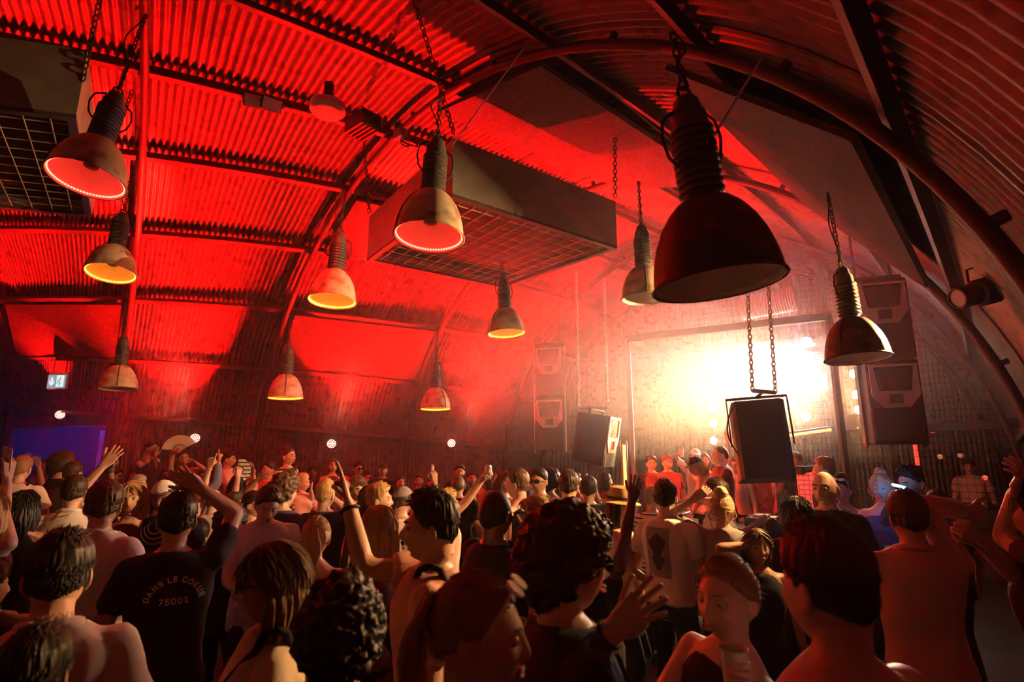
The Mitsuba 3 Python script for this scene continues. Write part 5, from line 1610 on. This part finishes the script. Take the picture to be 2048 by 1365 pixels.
p = person(1647, 944, 64, -20, 'm', 'bald', 'black', 'fair', 'tee', 'black', 'bald man in a black v neck shirt looking left', R='drink', rh='grip', L='drink', lh='grip')
drink(p, 'R', 'cup', 'left one of two cups held by the bald man')
drink(p, 'L', 'cup', 'right one of two cups held by the bald man')
person(1681, 958, 46, -20, 'f', 'bun', 'dark', 'tan', 'tank', 'black', 'woman with a dark topknot and sunglasses pushed up behind the bald man', glasses='white', bun=(-.03, .135, .045))
p = person(1760, 949, 52, -10, 'f', 'bun', 'blond', 'fair', 'top', 'navy', 'blond woman in a dark halter dress holding a cup, left of the blue light', bun=(-.02, .13, .045), L='drink', lh='grip', R='down')
drink(p, 'L', 'cup', 'cup held by the blond woman in the halter dress')
p = person(1815, 937, 56, -40, 'm', 'short', 'black', 'tan', 'long', 'charcoal', 'dark haired man leaning over a blue glowing vape', R='mouth', rh='grip', pitch=-14)
p75 = person(1811, 992, 92, -160, 'm', 'short', 'dark', 'tan', 'long', 'salmon', 'dark haired man from behind in a salmon long sleeved shirt reaching to the right', collar=True, R=dict(w=(1930, 1022, .1), e=(1868, 1060, 0)), rh='relax', L=dict(w=(1740, 1185, .2), e=(1768, 1190, 0)), hem=.86)
person(1936, 922, 27, 0, 'm', 'short', 'dark', 'tan', 'tee', 'cream', 'bartender in a cream shirt far right in the dark', zf=.1)
p = person(1875, 985, 52, -150, 'm', 'short', 'black', 'tan', 'tee', 'black', 'shadowed person right of the blue glow')

# --- the stage
p58 = person(1441, 893, 36, -75, 'm', 'buzz', 'dark', 'fair', 'tee', 'maroon', 'dj in a maroon tee with white lettering standing at the booth looking left', zf=.30, R='down', L='front')
p = person(1386, 917, 36, -70, 'f', 'long', 'blond', 'fair', 'tee', 'pink', 'dj woman in a pale pink tee and dark cap bending over the mixer', zf=.30, lean=22, cap=('front', 'charcoal'), R='front', L='reach', hlen=.2)
p = person(1390, 900, 29, 10, 'f', 'long', 'brown', 'fair', 'tee', 'white', 'person in a pale cap behind the booth lifting a glass', cap=('front', 'white'), R=dict(w=(1357, 908, -.1), e=(1366, 935)), rh='grip', zf=.30)
drink(p, 'R', 'cup', 'clear cup raised behind the booth')
person(1302, 914, 31, 10, 'm', 'short', 'dark', 'fair', 'tee', 'maroon', 'dim man in the red haze right of the tube light', zf=.30)
person(1334, 912, 31, 20, 'm', 'short', 'brown', 'fair', 'tee', 'red', 'dim man in red haze left of the raised cup', zf=.30)
person(1408, 908, 29, 0, 'f', 'long', 'brown', 'fair', 'tank', 'maroon', 'long haired woman behind the dj between him and the capped person', zf=.30)
person(1427, 930, 27, -30, 'm', 'short', 'black', 'dark', 'tee', 'black', 'dark skinned man low behind the dj', zf=.05)
p = person(1472, 918, 33, -20, 'f', 'up', 'dark', 'fair', 'tank', 'salmon', 'woman beside the dj with an arm stretched high by the rear monitor', R=dict(w=(1455, 868, .1), e=(1462, 892, .1)), rh='open', zf=.30)
p = person(1592, 908, 34, -40, 'm', 'short', 'dark', 'tan', 'tee', 'charcoal', 'person holding a camera right of the rear monitor', R='mouth', rh='grip', zf=.30)

# --- foreground
p11 = person(359, 997, 92, 178, 'm', 'short', 'black', 'tan', 'tee', 'black', 'man from behind in a black tee lettered DANS LE COEUR, arm bent overhead', R=dict(w=(401, 978, .1), e=(455, 1085, .15)), rh='open', L='drink')
p7 = person(212, 972, 82, 140, 'm', 'short', 'brown', 'fair', 'tee', 'white', 'tall man in a white tee facing right with pale glasses on his head', glasses='white', collar=True, R='front', L='front', yaw=-30)
p37 = person(758, 1018, 82, -120, 'f', 'long', 'blond', 'fair', 'tank', 'maroon', 'woman with long blond hair under the raised arm of the moustached man', hlen=.42, R='front')
p39 = person(634, 1036, 80, 170, 'f', 'pony', 'blond', 'fair', 'top', 'maroon', 'woman from behind in a low backed top with a blond ponytail', hlen=.30, R='front')
p38 = person(868, 996, 118, -95, 'm', 'short', 'black', 'tan', 'tee', 'salmon', 'moustached man in profile facing left, arm raised in a v sign, holding a can', beard='tache', R=dict(w=(698, 1010, .15), e=(745, 1095, .1)), rh='peace', L=dict(w=(880, 1240, -.18), e=(925, 1330, -.05)), lh='grip', strap='L')
wristband(p38, 'R')
drink(p38, 'L', 'can', 'silver can held at the chest of the moustached man')
p44 = person(990, 984, 90, 125, 'm', 'buzz', 'black', 'dark', 'long', 'black', 'dark skinned man in a black shirt lifting a can to his mouth', R='mouth', L=dict(w=(1032, 1075, .0), e=(1010, 1130, 0)), lh='grip', yaw=-20)
drink(p44, 'L', 'can', 'can tilted at the mouth of the man in black', axis=(-.5, 0, .85))
p54 = person(1188, 1040, 74, 150, 'm', 'curly', 'black', 'dark', 'tank', 'black', 'dark dancer hidden behind the curly man, one open hand raised before the straw hat', R=dict(w=(1264, 1002, 0), e=(1250, 1085, 0)), rh='open')
p82 = person(556, 1093, 140, -85, 'f', 'long', 'brown', 'tan', 'tee', 'cream', 'woman in profile facing left in sunglasses and a pale tee with a dark strap', glasses='eyes', strap='L', hlen=.36, R='front', L='drink', lh='grip')
drink(p82, 'L', 'cup', 'dark cup held low by the woman in sunglasses')
p83 = person(128, 1080, 150, 172, 'm', 'short', 'black', 'tan', 'tee', 'cream', 'man from behind with short black hair in a beige collared shirt, lower left', collar=True)
p85 = person(685, 1188, 165, 175, 'f', 'curly', 'black', 'tan', 'top', 'black', 'woman from behind with dark curls and a black headband glinting red', headband='black')
p51 = person(1128, 1045, 165, 110, 'm', 'curly', 'dark', 'fair', 'tee', 'black', 'curly haired man in glasses and a black tee facing right, lower middle', glasses='eyes', R=dict(w=(1228, 1262, -.1), e=(1160, 1335, -.1)), rh='open')
wristband(p51, 'R')
p79 = person(1452, 1118, 150, -45, 'f', 'up', 'fairbrown', 'fair', 'tank', 'black', 'leaning woman in a black tank top with tied back hair looking left, lower right', side=-10, tilt=8, yaw=-12, L=dict(w=(1490, 1352, -.12), e=(1560, 1420, 0)), lh='grip', R=dict(w=(1372, 1560, -.05), e=(1330, 1320, 0)), rh='relax')
drink(p79, 'L', 'cup', 'red cup held by the leaning woman in black')
p80 = person(962, 1155, 205, 80, 'f', 'pony', 'fairbrown', 'fair', 'tank', 'maroon', 'large woman in profile facing right, white sunglasses pushed up, ponytail', glasses='white', hlen=.34, pitch=-6)
p78 = person(1650, 1072, 205, -130, 'm', 'short', 'dark', 'fair', 'tank', 'white', 'big man with tall dark hair and white tank top, lower right')
p77 = person(2078, 965, 105, -100, 'f', 'long', 'dark', 'tan', 'crop', 'black', 'dark figure with bent arms and cropped top at the right picture edge', R=dict(w=(1958, 1085, -.1), e=(1972, 1190, -.1)), rh='fist', L=dict(w=(2030, 985, 0), e=(2006, 1040, .1)), lh='relax')
p = person(-22, 985, 74, 150, 'f', 'long', 'blond', 'fair', 'tank', 'maroon', 'long haired blond woman cut by the left picture edge, arm raised with a white phone', R=dict(w=(15, 955, .1), e=(8, 1020, .1)), rh='grip', hlen=.38)
phone(p, 'R', 'white phone held up at the left picture edge', M_WHITEPL, edge=True, lift=.04)
p = person(-30, 1130, 110, 120, 'm', 'short', 'dark', 'tan', 'tee', 'black', 'figure cut by the left picture edge with an open hand at the chest', R=dict(w=(38, 1240, -.1), e=(45, 1330, 0)), rh='open')
person(75, 1275, 190, 160, 'm', 'short', 'black', 'dark', 'tee', 'black', 'dark head and shoulders at the very bottom left corner')

# --- lettering and pictures on clothes, laid on the cloth
def cloth_of(p, nm='shirt'):
    d_ = scene[p['key'] + '__' + nm]
    v_, f_, *_ = meshkit.WRITTEN[d_['filename']]
    return trimesh.Trimesh(np.asarray(v_, float), f_, process=False)


def lay_on(p, mesh, side, x0, z0, off=.004, th=.002):
    """mesh in the local xz plane (x, z from columns 0, 1), laid on the back (-1) or front (+1) of a shirt"""
    sh = cloth_of(p)
    loc = (np.asarray(sh.vertices) - p['base']) @ p['RW'] / p['s']
    sh = trimesh.Trimesh(loc, sh.faces, process=False)
    v_ = np.asarray(mesh.vertices)
    X, Z = x0 + v_[:, 0] * side * -1, z0 + v_[:, 1]
    o = np.stack([X, np.full(len(X), side * 1.0), Z], 1)
    hit, idx, _ = sh.ray.intersects_location(o, np.tile([0, -side, 0.0], (len(o), 1)), multiple_hits=False)
    y = np.full(len(X), np.nan)
    y[idx] = hit[:, 1]
    y = np.where(np.isnan(y), np.nanmedian(y), y)
    out = np.stack([X, y + side * (off + v_[:, 2]), Z], 1)
    m_ = trimesh.Trimesh(out, mesh.faces, process=False)
    return place(m_, p['RW'] * p['s'], p['base'])


def letters(text, h, r=None):
    """text, bent round an arc of radius r if given; one mesh per letter"""
    out, x = [], 0.0
    for ch in text:
        if ch == ' ':
            x += h * .45
            continue
        m_ = meshkit.text_mesh(ch, h, .002, bold=True)
        w_ = m_.bounds[1, 0]
        m_.apply_translation([x, 0, 0])
        out.append((m_, x + w_ / 2))
        x += w_ + h * .14
    res = []
    for m_, c_ in out:
        v_ = np.asarray(m_.vertices).copy()
        if r:
            a_ = (c_ - x / 2) / r
            lx, ly = v_[:, 0] - c_, v_[:, 1]
            v_[:, 0] = math.sin(a_) * (r + ly) + math.cos(a_) * lx
            v_[:, 1] = math.cos(a_) * (r + ly) - math.sin(a_) * lx - r
        else:
            v_[:, 0] -= x / 2
        res.append(trimesh.Trimesh(v_, m_.faces, process=False))
    return res


M_PRINT = CLOTHM['cream']
for m_ in letters('DANS LE COEUR', .024, .105):
    add('letter', lay_on(p11, m_, -1, 0.03, 1.375), M_PRINT, p11['key'] + '__shirt')
for m_ in letters('75001', .026):
    add('letter', lay_on(p11, m_, -1, 0.03, 1.275), M_PRINT, p11['key'] + '__shirt')
for m_ in letters('ND', .12):
    add('letter', lay_on(p58, m_, -1, 0.03, 1.22), CLOTHM['white'], p58['key'] + '__shirt')
for m_ in letters('nd', .04):
    add('letter', lay_on(p58, m_, -1, 0.03, 1.15), CLOTHM['white'], p58['key'] + '__shirt')
g_ = np.stack(np.meshgrid(np.linspace(-.09, .09, 12), np.linspace(-.17, .17, 18), indexing='ij'), -1)
gm = grid_mesh(np.concatenate([g_, np.zeros((12, 18, 1))], -1))
k = add('back_print', lay_on(p55, gm, -1, -.01, 1.27, .003), CLOTHM['grey'], p55['key'] + '__shirt', True)
for r_, z_ in ((.06, .05), (.045, -.06)):
    t_ = np.linspace(0, 2 * math.pi, 25)
    bl = np.array([(r_ * (1 + .25 * math.sin(3 * t)) * math.cos(t), z_ + 1.2 * r_ * (1 + .2 * math.cos(4 * t)) * math.sin(t)) for t in t_[:-1]])
    add('print_figure', lay_on(p55, trimesh.creation.extrude_polygon(sg.Polygon(bl), .001, engine='earcut').subdivide(), -1, -.01, 1.27, .005), CLOTHM['charcoal'], p55['key'] + '__shirt', True)
rs_ = np.random.default_rng(3)
for i_ in range(7):
    m_ = bevel(.007 + .012 * rs_.random(), .012 + .02 * rs_.random(), .001, .0003)
    m_.apply_translation([-.055 + .018 * i_, .006 * rs_.normal(), 0])
    add('print_mark', lay_on(p26, m_, 1, -.02, 1.27, .004), CLOTHM['blue'], p26['key'] + '__shirt')

# --- blue glowing vape and the camera
pv = [q for q in PEOPLE if 'vape' in labels[q['key']]['label']][0]
a_, b_ = at(1786, 970, 4.36), at(1809, 976, 4.46)
k = thing('vape_device', 'blue glowing vape at the mouth of the dark haired man, right', 'vape')
e = add('light_bar', tube([a_, b_], .011, 8), M_WHITEPL, k, 40)
scene[e]['emitter'] = area(np.array([.10, .45, 1.0]) * 24, .2)
add('mouthpiece', tube([b_, b_ + (b_ - a_) * .35], .008, 8), M_BLACK, k)
scene['vape_glow'] = {'type': 'point', 'position': (a_ + [-.02, .10, 0.0]).tolist(), 'intensity': rgb(np.array([.010, .06, .20]) * GAIN), 'sampling_weight': .5}
pc = [q for q in PEOPLE if 'holding a camera' in labels[q['key']]['label']][0]
c = at(1603, 941, 7.2)
k = thing('photo_camera', 'dark camera with a pale lens held right of the rear monitor', 'camera')
add('body', place(bevel(.15, .09, .11, .012), rz(35), c), M_BLACK, k)
add('lens_barrel', tube([c, c + [.10, -.06, .02], c + [.17, -.10, .035]], [.042, .042, .046], 16), M_RUBBER, k, 40)
add('lens_hood_rim', tube([c + [.17, -.10, .035], c + [.18, -.106, .037]], .048, 16), M_WHITEPL, k, 40)
